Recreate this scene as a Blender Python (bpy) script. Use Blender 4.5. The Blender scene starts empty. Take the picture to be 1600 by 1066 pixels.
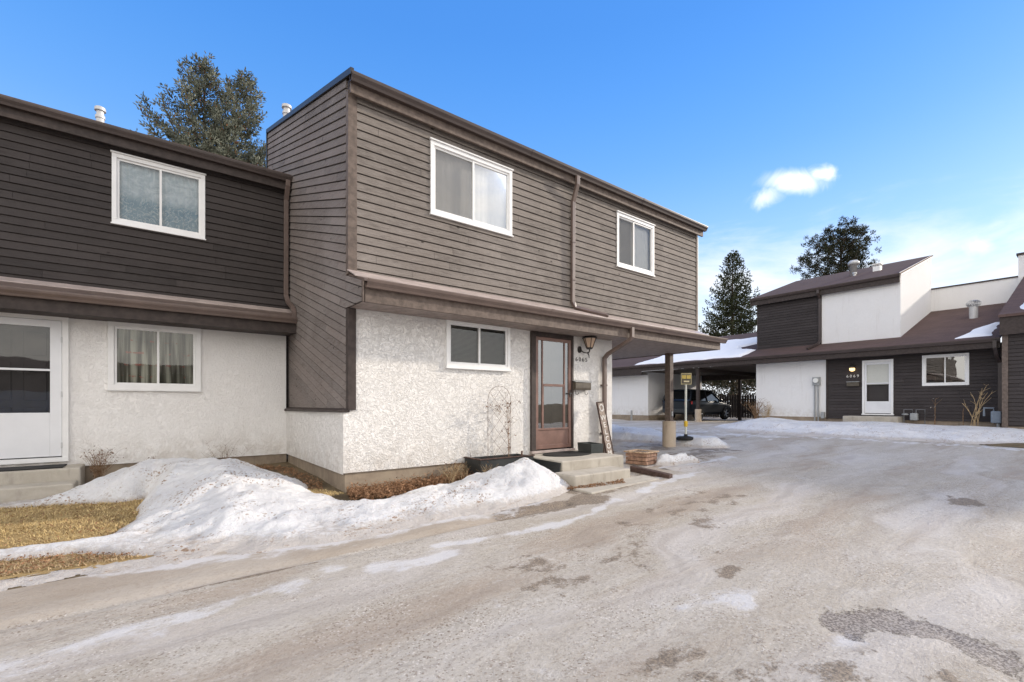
import bpy, bmesh, math, random
import numpy as np
from mathutils import Vector, Matrix
random.seed(7); RNG = np.random.default_rng(11)
R = math.radians
sc = bpy.context.scene
C = sc.collection

# ---------------------------------------------------------------- camera, sky, sun, exposure
# world axes: x runs along the near row of houses, y into it, z up; camera 1.4 m above the datum
TH = R(52.21)
cam_d = bpy.data.cameras.new('camera'); cam = bpy.data.objects.new('camera', cam_d); C.objects.link(cam)
cam.location = (0, 0, 1.4); cam.rotation_euler = (R(90), 0, TH - R(90))
cam_d.sensor_width = 36; cam_d.lens = 36 * 725 / 1600; cam_d.shift_y = 98 / 1600
cam_d.clip_start = 0.05; cam_d.clip_end = 3000
sc.camera = cam
SUN_EL = R(19.0); SUN_D = Vector((0.961 * math.cos(SUN_EL), -0.276 * math.cos(SUN_EL), math.sin(SUN_EL))).normalized()
sd = bpy.data.lights.new('sun', 'SUN'); sun = bpy.data.objects.new('sun', sd); C.objects.link(sun)
sd.energy = 2.5; sd.angle = R(2.0); sd.color = (1.0, 0.89, 0.76)
sun.rotation_euler = (-SUN_D).to_track_quat('-Z', 'Y').to_euler(); sun.location = (20, -10, 30)
sc.view_settings.view_transform = 'Standard'; sc.view_settings.look = 'None'
sc.view_settings.exposure = 0.76; sc.view_settings.gamma = 1
wd = bpy.data.worlds.new('World'); sc.world = wd; wd.use_nodes = True

class NT:
    """short hand for building node trees"""
    def __init__(s, tree): s.t = tree; s.n = tree.nodes; s.l = tree.links
    def new(s, typ, **kw):
        nd = s.n.new(typ)
        for k, v in kw.items():
            if k.startswith('i_'):
                key = k[2:]; key = int(key) if key.isdigit() else key.replace('_', ' ')
                if hasattr(v, 'is_linked') or isinstance(v, bpy.types.NodeSocket): s.l.new(v, nd.inputs[key])
                else: nd.inputs[key].default_value = v
            else: setattr(nd, k, v)
        return nd
    def math(s, op, a, b=0.0, c=None, clamp=False):
        nd = s.new('ShaderNodeMath', operation=op, use_clamp=clamp)
        for i, v in enumerate((a, b, c)):
            if v is None: continue
            if isinstance(v, bpy.types.NodeSocket): s.l.new(v, nd.inputs[i])
            else: nd.inputs[i].default_value = v
        return nd.outputs[0]
    def vmath(s, op, a, b=None):
        nd = s.new('ShaderNodeVectorMath', operation=op)
        for i, v in enumerate((a, b)):
            if v is None: continue
            if isinstance(v, bpy.types.NodeSocket): s.l.new(v, nd.inputs[i])
            else: nd.inputs[i].default_value = v
        return nd
    def mix(s, f, a, b, typ='MIX'):
        nd = s.new('ShaderNodeMix', data_type='RGBA', blend_type=typ)
        for i, v in ((0, f), (6, a), (7, b)):
            if isinstance(v, bpy.types.NodeSocket): s.l.new(v, nd.inputs[i])
            elif i == 0: nd.inputs[0].default_value = v
            else: nd.inputs[i].default_value = (*v, 1) if len(v) == 3 else v
        return nd.outputs[2]
    def ramp(s, f, lo, hi, a=0.0, b=1.0, smooth=True):
        nd = s.new('ShaderNodeMapRange', interpolation_type='SMOOTHSTEP' if smooth else 'LINEAR', clamp=True)
        for i, v in enumerate((f, lo, hi, a, b)):
            if isinstance(v, bpy.types.NodeSocket): s.l.new(v, nd.inputs[i])
            else: nd.inputs[i].default_value = v
        return nd.outputs[0]
    def noise(s, vec, scale, detail=4, rough=0.55, dist=0.0, stretch=None):
        if stretch is not None:
            m = s.new('ShaderNodeMapping'); m.inputs['Scale'].default_value = stretch; s.l.new(vec, m.inputs[0]); vec = m.outputs[0]
        nd = s.new('ShaderNodeTexNoise'); s.l.new(vec, nd.inputs['Vector'])
        nd.inputs['Scale'].default_value = scale; nd.inputs['Detail'].default_value = detail
        nd.inputs['Roughness'].default_value = rough; nd.inputs['Distortion'].default_value = dist
        return nd.outputs['Fac']
    def voro(s, vec, scale, feature='F1', stretch=None, out='Distance'):
        if stretch is not None:
            m = s.new('ShaderNodeMapping'); m.inputs['Scale'].default_value = stretch; s.l.new(vec, m.inputs[0]); vec = m.outputs[0]
        nd = s.new('ShaderNodeTexVoronoi', feature=feature); s.l.new(vec, nd.inputs['Vector']); nd.inputs['Scale'].default_value = scale
        return nd.outputs[out]

def pix_dir(x, y):
    a = (x - 800) / 725; c_, s_ = math.cos(TH), math.sin(TH)
    return Vector((c_ + a * s_, s_ - a * c_, (631 - y) / 725)).normalized()

def build_world():
    w = NT(wd.node_tree); w.n.clear()
    out = w.new('ShaderNodeOutputWorld'); bg = w.new('ShaderNodeBackground'); w.l.new(bg.outputs[0], out.inputs[0])
    sky = w.new('ShaderNodeTexSky', sky_type='NISHITA', sun_disc=False, sun_elevation=SUN_EL, altitude=600, air_density=1.0, dust_density=0.6, ozone_density=2.2)
    sky.sun_rotation = math.atan2(SUN_D.x, SUN_D.y)
    hs = w.new('ShaderNodeHueSaturation'); hs.inputs['Saturation'].default_value = 1.22; hs.inputs['Value'].default_value = 1.0; w.l.new(sky.outputs[0], hs.inputs['Color'])
    tc = w.new('ShaderNodeTexCoord').outputs['Generated']
    sep = w.new('ShaderNodeSeparateXYZ'); w.l.new(tc, sep.inputs[0])
    z = sep.outputs[2]
    # low thin cloud along the horizon, streaky
    n1 = w.noise(tc, 2.6, 7, 0.58, 0.5, (1, 1, 4.2)); n2 = w.noise(tc, 7.5, 6, 0.6, 0.3, (1, 1, 2.6))
    cl = w.math('ADD', w.math('MULTIPLY', n1, 0.7), w.math('MULTIPLY', n2, 0.3))
    fd = w.vmath('DOT_PRODUCT', tc, tuple(Vector((math.cos(TH - R(35)), math.sin(TH - R(35)), 0)))).outputs['Value']
    side = w.ramp(fd, -0.1, 0.95)
    thr = w.math('ADD', w.ramp(z, 0.02, 0.36, 0.20, 0.86, False), w.math('MULTIPLY', side, -0.13))
    m1 = w.ramp(w.math('SUBTRACT', cl, thr), -0.16, 0.20)
    # the one small cumulus
    def blob(px, py, rx, ry, tilt, amp, ns, dn=None):
        d0 = pix_dir(px, py); e1 = (pix_dir(px + 20, py) - pix_dir(px - 20, py)) / 40; e2 = (pix_dir(px, py - 20) - pix_dir(px, py + 20)) / 40
        g11, g12, g22 = e1.dot(e1), e1.dot(e2), e2.dot(e2); dt = g11 * g22 - g12 * g12
        f1 = (e1 * g22 - e2 * g12) / dt; f2 = (e2 * g11 - e1 * g12) / dt; ct, st = math.cos(tilt), math.sin(tilt)
        a1 = f1 * ct + f2 * st; a2 = f2 * ct - f1 * st; off = w.vmath('SUBTRACT', tc, tuple(d0)).outputs[0]
        dx = w.math('DIVIDE', w.vmath('DOT_PRODUCT', off, tuple(a1)).outputs['Value'], rx)
        dy = w.math('DIVIDE', w.vmath('DOT_PRODUCT', off, tuple(a2)).outputs['Value'], ry)
        r2 = w.math('ADD', w.math('MULTIPLY', dx, dx), w.math('MULTIPLY', dy, dy))
        front = w.ramp(w.vmath('DOT_PRODUCT', tc, tuple(d0)).outputs['Value'], 0.5, 0.6)
        nn = w.noise(tc, ns, 7, 0.62, 0.6)
        f = w.math('SUBTRACT', 1.0, w.math('SQRT', r2)); f = w.math('ADD', f, w.math('MULTIPLY', w.math('SUBTRACT', nn, 0.5), amp))
        return w.math('MULTIPLY', w.ramp(f, -0.05, 0.95), front)
    b1 = blob(1240, 284, 62, 25, 0.02, 1.1, 16); b2 = blob(1192, 310, 40, 20, 0.5, 1.8, 22); b3 = blob(1284, 272, 34, 17, 0.1, 1.4, 24)
    b4 = blob(1527, 385, 34, 20, 0.1, 1.8, 20)
    bb = w.math('MAXIMUM', b1, w.math('MAXIMUM', w.math('MULTIPLY', b2, 0.6), w.math('MAXIMUM', b3, w.math('MULTIPLY', b4, 0.45))))
    # broad unseen cloud behind the viewer, added as bright neutral fill light
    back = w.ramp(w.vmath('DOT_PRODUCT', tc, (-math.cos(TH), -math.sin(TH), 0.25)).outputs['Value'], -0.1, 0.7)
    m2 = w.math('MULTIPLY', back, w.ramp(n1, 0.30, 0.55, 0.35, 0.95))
    m = w.math('MULTIPLY', m1, w.ramp(z, 0.30, 0.42, 0.92, 0.0), clamp=True)
    cc = w.mix(w.ramp(z, 0.0, 0.4), (5.5, 5.65, 5.9), (5.9, 5.95, 6.05))
    tint = w.mix(1.0, hs.outputs[0], (1.05, 1.25, 1.6), 'MULTIPLY')
    cr = w.new('ShaderNodeValToRGB'); w.l.new(z, cr.inputs[0]); cr.color_ramp.interpolation = 'B_SPLINE'
    for k, (p, c_) in enumerate([(0.0, (4.3, 4.9, 5.5)), (0.16, (3.6, 4.5, 5.5)), (0.30, (2.0, 3.4, 5.4)), (0.44, (0.85, 2.35, 5.2)), (0.62, (0.42, 1.7, 4.7)), (1.0, (0.3, 1.2, 3.9))]):
        e = cr.color_ramp.elements[k] if k < 2 else cr.color_ramp.elements.new(p)
        e.position = p; e.color = (*[v / 6 for v in c_], 1)
    cs = w.vmath('SCALE', cr.outputs[0]); cs.inputs[3].default_value = 6.0
    tint = w.mix(0.80, tint, cs.outputs[0])
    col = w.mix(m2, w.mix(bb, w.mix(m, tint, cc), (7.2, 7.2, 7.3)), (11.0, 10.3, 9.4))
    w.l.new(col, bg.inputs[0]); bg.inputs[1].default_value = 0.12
build_world()

# ---------------------------------------------------------------- materials
MATS = {}
def mat(name, fn):
    m = bpy.data.materials.new(name); m.use_nodes = True; t = NT(m.node_tree); t.n.clear()
    out = t.new('ShaderNodeOutputMaterial'); bs = t.new('ShaderNodeBsdfPrincipled'); t.l.new(bs.outputs[0], out.inputs[0])
    tc = t.new('ShaderNodeTexCoord').outputs['Object']
    fn(t, bs, tc, out); MATS[name] = m; return m
def setc(t, bs, col=None, rough=None, spec=None, bump=None, dist=0.01, strength=1.0, metal=None):
    if col is not None:
        if isinstance(col, bpy.types.NodeSocket): t.l.new(col, bs.inputs['Base Color'])
        else: bs.inputs['Base Color'].default_value = (*col, 1)
    if rough is not None:
        if isinstance(rough, bpy.types.NodeSocket): t.l.new(rough, bs.inputs['Roughness'])
        else: bs.inputs['Roughness'].default_value = rough
    if spec is not None: bs.inputs['Specular IOR Level'].default_value = spec
    if metal is not None: bs.inputs['Metallic'].default_value = metal
    if bump is not None:
        b = t.new('ShaderNodeBump'); b.inputs['Distance'].default_value = dist; b.inputs['Strength'].default_value = strength
        t.l.new(bump, b.inputs['Height']); t.l.new(b.outputs[0], bs.inputs['Normal'])

def painted(base, var=0.12, rough=0.55, ns=9, bump=0.0015, spec=0.3, grime=0.25):
    def f(t, bs, tc, out):
        n = t.noise(tc, ns, 5, 0.6); n2 = t.noise(tc, 90, 3, 0.6)
        g = t.noise(tc, 2.2, 6, 0.65, 0.4)
        lo = tuple(c * (1 - var) for c in base); hi = tuple(min(1, c * (1 + var)) for c in base)
        col = t.mix(t.ramp(n, 0.3, 0.7), lo, hi)
        col = t.mix(t.ramp(g, 0.52, 0.72, 0, grime), col, tuple(c * 0.55 for c in base))
        setc(t, bs, col, rough, spec, n2, bump, 0.6)
    return f
def siding(base, weather, wood):
    def f(t, bs, tc, out):
        at = t.new('ShaderNodeAttribute', attribute_name='tone').outputs['Fac']
        gr = t.noise(tc, 5, 7, 0.78, 0.4, wood); fine = t.noise(tc, 17, 5, 0.8, 0.0, tuple(w * (3.0 if w < 5 else 0.8) for w in wood))
        big = t.noise(tc, 0.9, 4, 0.6, 0.5)
        lo = tuple(c * 0.62 for c in base); hi = tuple(c * 1.40 for c in base)
        col = t.mix(at, lo, hi)
        col = t.mix(t.ramp(gr, 0.38, 0.62, 0, 0.70), col, weather)
        col = t.mix(t.ramp(big, 0.40, 0.72, 0, 0.30), col, tuple(c * 1.35 for c in weather))
        col = t.mix(t.ramp(fine, 0.48, 0.68, 0, 0.55), col, tuple(c * 0.45 for c in base))
        kv = t.voro(tc, 4.4, 'F1', tuple(1.0 if w > 10 else 0.55 for w in wood)); kn = t.ramp(kv, 0.045, 0.085, 0.8, 0.0); sv = t.noise(tc, 3.2, 7, 0.8, 0.5, tuple(1.0 if w < 5 else w * 0.22 for w in wood)); col = t.mix(t.ramp(sv, 0.52, 0.66, 0, 0.45), col, tuple(c * 0.5 for c in base))
        col = t.mix(kn, col, (0.018, 0.013, 0.010))
        hgt = t.math('ADD', t.math('MULTIPLY', gr, 0.6), t.math('MULTIPLY', fine, 0.6))
        setc(t, bs, col, 0.82, 0.25, hgt, 0.006, 0.8)
    return f
W_S = (1.2, 14, 26); W_T = (14, 1.2, 26)
mat('siding_main', siding((0.140, 0.119, 0.104), (0.285, 0.256, 0.232), W_S))
mat('siding_side', siding((0.150, 0.122, 0.108), (0.235, 0.215, 0.205), W_T))
mat('siding_dark', siding((0.050, 0.042, 0.040), (0.062, 0.055, 0.053), W_S))
mat('siding_dark_far', siding((0.047, 0.040, 0.040), (0.056, 0.049, 0.048), W_T))
mat('trim_brown', painted((0.135, 0.105, 0.088), 0.25, 0.7, 14, 0.004))
mat('soffit_brown', painted((0.250, 0.205, 0.185), 0.2, 0.6, 10, 0.002))  # lighter than the trim, light bounced off the ground put into the colour
mat('trim_dark', painted((0.050, 0.038, 0.034), 0.25, 0.6, 12, 0.003))
mat('gutter_brown', painted((0.135, 0.098, 0.083), 0.12, 0.38, 4, 0.0008, 0.5, 0.35))
mat('gutter_dark', painted((0.060, 0.044, 0.039), 0.12, 0.4, 4, 0.0008, 0.5, 0.3))
mat('flashing', painted((0.42, 0.35, 0.32), 0.15, 0.4, 5, 0.001, 0.5))
mat('white_vinyl', painted((0.80, 0.80, 0.79), 0.03, 0.35, 5, 0.0004, 0.5, 0.10))
mat('white_paint', painted((0.74, 0.75, 0.77), 0.03, 0.4, 3, 0.0006, 0.45, 0.10))
mat('screen_black', painted((0.03, 0.03, 0.03), 0.1, 0.6))
mat('door_brown', painted((0.195, 0.112, 0.088), 0.14, 0.36, 6, 0.0008, 0.5, 0.35))
mat('door_inner_dark', painted((0.055, 0.045, 0.045), 0.1, 0.5, 6))
mat('door_inner', painted((0.20, 0.17, 0.15), 0.1, 0.5, 6))
mat('unlit_room', painted((0.055, 0.05, 0.045), 0.2, 0.9))
mat('metal_galv', lambda t, bs, tc, out: setc(t, bs, t.mix(t.noise(tc, 14, 4), (0.42, 0.43, 0.44), (0.62, 0.62, 0.62)), 0.5, 0.5, t.noise(tc, 50, 3), 0.002, 0.5, 0.25))
mat('metal_grey', painted((0.30, 0.31, 0.31), 0.12, 0.5, 12, 0.001, 0.5))
mat('utility_grey', painted((0.13, 0.13, 0.135), 0.15, 0.5, 12, 0.001, 0.5))
mat('black_metal', painted((0.022, 0.019, 0.017), 0.3, 0.45, 18, 0.001, 0.5, 0.1))
mat('black_plastic', painted((0.020, 0.022, 0.022), 0.25, 0.42, 6, 0.003, 0.5, 0.2))
mat('planter_grey', painted((0.055, 0.062, 0.060), 0.12, 0.5, 6, 0.002, 0.4))
mat('rubber', painted((0.018, 0.018, 0.018), 0.2, 0.75, 8, 0.003))
mat('bronze', painted((0.10, 0.085, 0.065), 0.2, 0.45, 12))
mat('soil', painted((0.07, 0.052, 0.038), 0.4, 0.95, 12, 0.03, 0.1))
mat('bark', painted((0.10, 0.075, 0.058), 0.35, 0.9, 9, 0.02, 0.1))
mat('bark_grey', painted((0.22, 0.19, 0.17), 0.25, 0.9, 9, 0.01, 0.1))
mat('rust', painted((0.12, 0.065, 0.045), 0.35, 0.8, 20, 0.002, 0.2))
mat('dry_stem', painted((0.23, 0.145, 0.085), 0.4, 0.85, 16, 0.002, 0.1))
mat('dry_leaf', painted((0.15, 0.080, 0.045), 0.45, 0.85, 22, 0.002, 0.1))
mat('dry_cover', painted((0.26, 0.150, 0.085), 0.5, 0.9, 14, 0.003, 0.1))
mat('straw', painted((0.52, 0.39, 0.19), 0.30, 0.85, 9, 0.002, 0.1, 0.3))
mat('straw_pale', painted((0.46, 0.34, 0.20), 0.3, 0.85, 9, 0.002, 0.1, 0.2))
mat('wood_light', painted((0.42, 0.30, 0.20), 0.35, 0.8, 16, 0.004, 0.2, 0.4))
mat('wood_red', painted((0.30, 0.185, 0.13), 0.35, 0.8, 14, 0.004, 0.2, 0.4))
mat('wood_old', painted((0.075, 0.048, 0.040), 0.4, 0.85, 14, 0.006, 0.2))
mat('board_grey', painted((0.27, 0.22, 0.185), 0.3, 0.75, 14, 0.002, 0.2))
mat('letter_white', painted((0.70, 0.68, 0.64), 0.12, 0.6, 20))
mat('letter_black', painted((0.03, 0.025, 0.02), 0.1, 0.5, 20))
mat('sign_yellow', painted((0.62, 0.47, 0.12), 0.12, 0.45, 20))
mat('sign_tan', painted((0.40, 0.35, 0.20), 0.1, 0.45, 20))
mat('sign_cream', painted((0.82, 0.72, 0.46), 0.1, 0.45, 20))
mat('pole_white', painted((0.66, 0.68, 0.62), 0.08, 0.45, 8))
mat('yellow_tag', painted((0.72, 0.48, 0.05), 0.1, 0.5, 8))
mat('leather_blue', painted((0.22, 0.26, 0.31), 0.1, 0.5, 8))
mat('car_paint', lambda t, bs, tc, out: (setc(t, bs, (0.007, 0.010, 0.016), 0.33, 0.3), bs.inputs['Coat Weight'].__setattr__('default_value', 0.0)))
mat('car_glass', lambda t, bs, tc, out: setc(t, bs, (0.008, 0.009, 0.010), 0.05, 0.8))
mat('tail_red', lambda t, bs, tc, out: setc(t, bs, (0.35, 0.015, 0.012), 0.2, 0.6))
mat('lamp_clear', lambda t, bs, tc, out: setc(t, bs, (0.75, 0.75, 0.72), 0.15, 0.6))
mat('amber_glass', lambda t, bs, tc, out: setc(t, bs, t.mix(t.noise(tc, 60, 2), (0.40, 0.27, 0.18), (0.58, 0.42, 0.30)), 0.25, 0.5))
def f_bulb(t, bs, tc, out):
    setc(t, bs, (0.9, 0.7, 0.4), 0.4, 0.3); bs.inputs['Emission Color'].default_value = (1, 0.66, 0.28, 1); bs.inputs['Emission Strength'].default_value = 1.2
mat('lit_globe', f_bulb)
def f_glass(tint=(0.92, 0.94, 0.93), ior=1.45, base=0.03):
    def f(t, bs, tc, out):
        t.n.remove(bs)
        fr = t.new('ShaderNodeFresnel'); fr.inputs[0].default_value = ior
        n = t.noise(tc, 1.6, 2, 0.5); b = t.new('ShaderNodeBump'); b.inputs['Distance'].default_value = 0.006; b.inputs['Strength'].default_value = 0.4; t.l.new(n, b.inputs['Height'])
        tr = t.new('ShaderNodeBsdfTransparent'); tr.inputs[0].default_value = (*tint, 1)
        gl = t.new('ShaderNodeBsdfGlossy'); gl.inputs['Roughness'].default_value = 0.015; gl.inputs[0].default_value = (0.9, 0.92, 0.93, 1)
        t.l.new(b.outputs[0], gl.inputs['Normal'])
        mx = t.new('ShaderNodeMixShader'); t.l.new(t.math('ADD', fr.outputs[0], base, clamp=True), mx.inputs[0]); t.l.new(tr.outputs[0], mx.inputs[1]); t.l.new(gl.outputs[0], mx.inputs[2])
        t.l.new(mx.outputs[0], out.inputs[0])
    return f
mat('glass', f_glass()); mat('glass_dark', f_glass((0.6, 0.62, 0.62), 1.6, 0.22))
def f_screen(t, bs, tc, out):
    t.n.remove(bs); tr = t.new('ShaderNodeBsdfTransparent'); df = t.new('ShaderNodeBsdfDiffuse')
    n = t.noise(tc, 6, 5, 0.7); t.l.new(t.mix(n, (0.10, 0.10, 0.10), (0.24, 0.235, 0.23)), df.inputs[0])
    mx = t.new('ShaderNodeMixShader'); mx.inputs[0].default_value = 0.42; t.l.new(tr.outputs[0], mx.inputs[1]); t.l.new(df.outputs[0], mx.inputs[2]); t.l.new(mx.outputs[0], out.inputs[0])
mat('insect_screen', f_screen)
def cloth(base, pat=None, sc_=(1, 1, 1), pscale=9, lo=0.5, hi=0.7, amt=0.5, glow=True):
    def f(t, bs, tc, out):
        n = t.noise(tc, 12, 3); col = t.mix(n, tuple(c * 0.88 for c in base), base)
        if pat: col = t.mix(t.ramp(t.noise(tc, pscale, 4, 0.6, 1.5, sc_), lo, hi, 0, amt), col, pat)
        setc(t, bs, col, 0.9, 0.1)
    return f
mat('curtain_white', cloth((0.78, 0.75, 0.73)))
mat('curtain_grey', cloth((0.62, 0.59, 0.57)))
mat('blind', cloth((0.34, 0.33, 0.29)))
mat('blind_white', cloth((0.74, 0.72, 0.68)))
def f_lace(t, bs, tc, out):
    n = t.noise(tc, 4.5, 4, 0.6, 2.2); sp = t.new('ShaderNodeSeparateXYZ'); t.l.new(tc, sp.inputs[0])
    low = t.ramp(sp.outputs[2], 4.40, 4.60, 1.0, 0.10)
    ln = t.ramp(t.math('ABSOLUTE', t.math('SUBTRACT', t.noise(tc, 6.5, 3, 0.5, 2.5), 0.5)), 0.0, 0.05, 1.0, 0.0)
    col = t.mix(t.ramp(n, 0.35, 0.65), (0.38, 0.46, 0.53), (0.62, 0.68, 0.73))
    col = t.mix(t.math('MULTIPLY', low, 0.80), col, (0.07, 0.19, 0.28)); col = t.mix(t.math('MULTIPLY', ln, 0.70), col, (0.50, 0.56, 0.60))
    setc(t, bs, col, 0.9, 0.1)
mat('curtain_lace', f_lace)
def f_print_folds(t, bs, tc, out):
    sp = t.new('ShaderNodeSeparateXYZ'); t.l.new(tc, sp.inputs[0])
    band = t.math('FRACT', t.math('MULTIPLY', sp.outputs[2], 5.2)); bm = t.ramp(t.math('ABSOLUTE', t.math('SUBTRACT', band, 0.5)), 0.0, 0.16, 1.0, 0.0)
    bl = t.ramp(t.noise(tc, 16, 2, 0.5), 0.56, 0.66, 0, 0.7)
    col = t.mix(t.ramp(t.noise(tc, 13, 2, 0.5, 0.0, (1, 1, 0.06)), 0.36, 0.62), (0.07, 0.065, 0.05), (0.37, 0.36, 0.30)); col = t.mix(t.math('MULTIPLY', bm, bl), col, (0.34, 0.10, 0.08))  # upright dark streaks paint fold shade into the cloth; red spots are the print
    setc(t, bs, col, 0.9, 0.1)
mat('curtain_print_fold_shade', f_print_folds)

def stucco(strength, scale, base, warm=(0.94, 0.92, 0.89), cav_shade=0.10):
    def f(t, bs, tc, out):
        a = t.noise(tc, scale, 3, 0.55, 1.5); b = t.noise(tc, scale * 2.6, 4, 0.6, 0.8)
        rid = t.ramp(t.math('ABSOLUTE', t.math('SUBTRACT', a, 0.5)), 0.0, 0.055, 0.0, 1.0)
        pl = t.ramp(b, 0.42, 0.60)
        h = t.math('ADD', t.math('MULTIPLY', rid, 0.70), t.math('MULTIPLY', pl, 0.28))
        h = t.math('ADD', h, t.math('MULTIPLY', t.noise(tc, 120, 3), 0.15))
        g = t.noise(tc, 1.7, 6, 0.65, 0.6); col = t.mix(t.ramp(g, 0.35, 0.75, 0, 0.22), base, tuple(x * y for x, y in zip(base, warm)))
        cr = t.ramp(rid, 0.0, 0.5, cav_shade, 0.0); col = t.mix(cr, col, tuple(c * 0.72 for c in base))  # grooves of the relief also darkened in colour, shade painted in
        sp = t.new('ShaderNodeSeparateXYZ'); t.l.new(tc, sp.inputs[0])
        dirt = t.math('MULTIPLY', t.ramp(sp.outputs[2], 0.28, 0.85, 0.40, 0.0), t.ramp(t.noise(tc, 5, 5, 0.7), 0.35, 0.65))
        col = t.mix(dirt, col, (0.42, 0.36, 0.29))
        dr = t.ramp(t.noise(tc, 3.0, 5, 0.7, 0.2, (3.2, 3.2, 0.25)), 0.56, 0.72, 0, 0.16); col = t.mix(dr, col, (0.45, 0.41, 0.36))
        setc(t, bs, col, 0.9, 0.2, h, 0.021, strength)
    return f
mat('stucco', stucco(0.75, 13.0, (0.83, 0.812, 0.785), cav_shade=0.07))
mat('stucco_left', stucco(0.55, 13.0, (0.87, 0.855, 0.835), cav_shade=0.03))
mat('stucco_fine', stucco(0.45, 14, (0.82, 0.815, 0.81)))
def f_conc(base, dark):
    def f(t, bs, tc, out):
        n = t.noise(tc, 3.2, 7, 0.65, 0.4); st = t.noise(tc, 6, 5, 0.65, 0.2, (1.6, 1.6, 0.35)); fn = t.noise(tc, 160, 3, 0.7)
        col = t.mix(t.ramp(n, 0.3, 0.7), dark, base); col = t.mix(t.ramp(st, 0.5, 0.75, 0, 0.45), col, tuple(c * 0.55 for c in dark))
        col = t.mix(t.ramp(fn, 0.55, 0.75, 0, 0.35), col, tuple(c * 0.6 for c in dark))
        setc(t, bs, col, 0.88, 0.2, t.math('ADD', t.math('MULTIPLY', fn, 0.4), n), 0.006, 0.6)
    return f
mat('concrete', f_conc((0.47, 0.435, 0.375), (0.38, 0.345, 0.29)))
mat('foundation', f_conc((0.34, 0.28, 0.21), (0.24, 0.19, 0.145)))
mat('pier_tan', f_conc((0.52, 0.44, 0.35), (0.44, 0.36, 0.28)))
def f_shingle(base, axis):
    def f(t, bs, tc, out):
        br = t.new('ShaderNodeTexBrick'); mp = t.new('ShaderNodeMapping'); t.l.new(tc, mp.inputs[0])
        mp.inputs['Rotation'].default_value = (0, 0, 0 if axis == 's' else R(90))
        t.l.new(mp.outputs[0], br.inputs[0]); br.inputs['Scale'].default_value = 1.0; br.inputs['Brick Width'].default_value = 0.30; br.inputs['Row Height'].default_value = 0.14; br.inputs['Mortar Size'].default_value = 0.006
        br.inputs['Color1'].default_value = (0.25, 0.25, 0.25, 1); br.inputs['Color2'].default_value = (0.8, 0.8, 0.8, 1); br.inputs['Mortar'].default_value = (0, 0, 0, 1)
        n = t.noise(tc, 60, 3, 0.7); b2 = t.noise(tc, 0.8, 5, 0.6)
        col = t.mix(br.outputs['Color'], tuple(c * 0.8 for c in base), tuple(c * 1.2 for c in base))
        col = t.mix(t.ramp(n, 0.4, 0.7, 0, 0.4), col, tuple(c * 0.5 for c in base)); col = t.mix(t.ramp(b2, 0.45, 0.7, 0, 0.35), col, tuple(c * 1.35 for c in base))
        setc(t, bs, col, 0.9, 0.2, t.math('ADD', br.outputs['Fac'], n), 0.004, -0.6)
    return f
mat('shingle', f_shingle((0.115, 0.078, 0.068), 's')); mat('shingle_far', f_shingle((0.105, 0.070, 0.062), 't'))
def f_needle(a, b):
    def f(t, bs, tc, out):
        at = t.new('ShaderNodeAttribute', attribute_name='tone').outputs['Fac']
        col = t.mix(t.ramp(at, 0, 1, smooth=False), a, b); col = t.mix(t.ramp(t.noise(tc, 1.3, 3), 0.4, 0.65, 0, 0.45), col, tuple(c * 0.55 for c in a))
        setc(t, bs, col, 0.75, 0.2)
    return f
mat('needles_blue', f_needle((0.12, 0.14, 0.11), (0.38, 0.39, 0.31))); mat('needles_green', f_needle((0.040, 0.050, 0.026), (0.085, 0.095, 0.045)))
mat('needles_dark', f_needle((0.022, 0.028, 0.016), (0.060, 0.060, 0.030))); mat('cone', painted((0.24, 0.115, 0.055), 0.35, 0.8, 12))
mat('hedge_leaf', f_needle((0.05, 0.04, 0.022), (0.13, 0.10, 0.055)))

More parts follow.
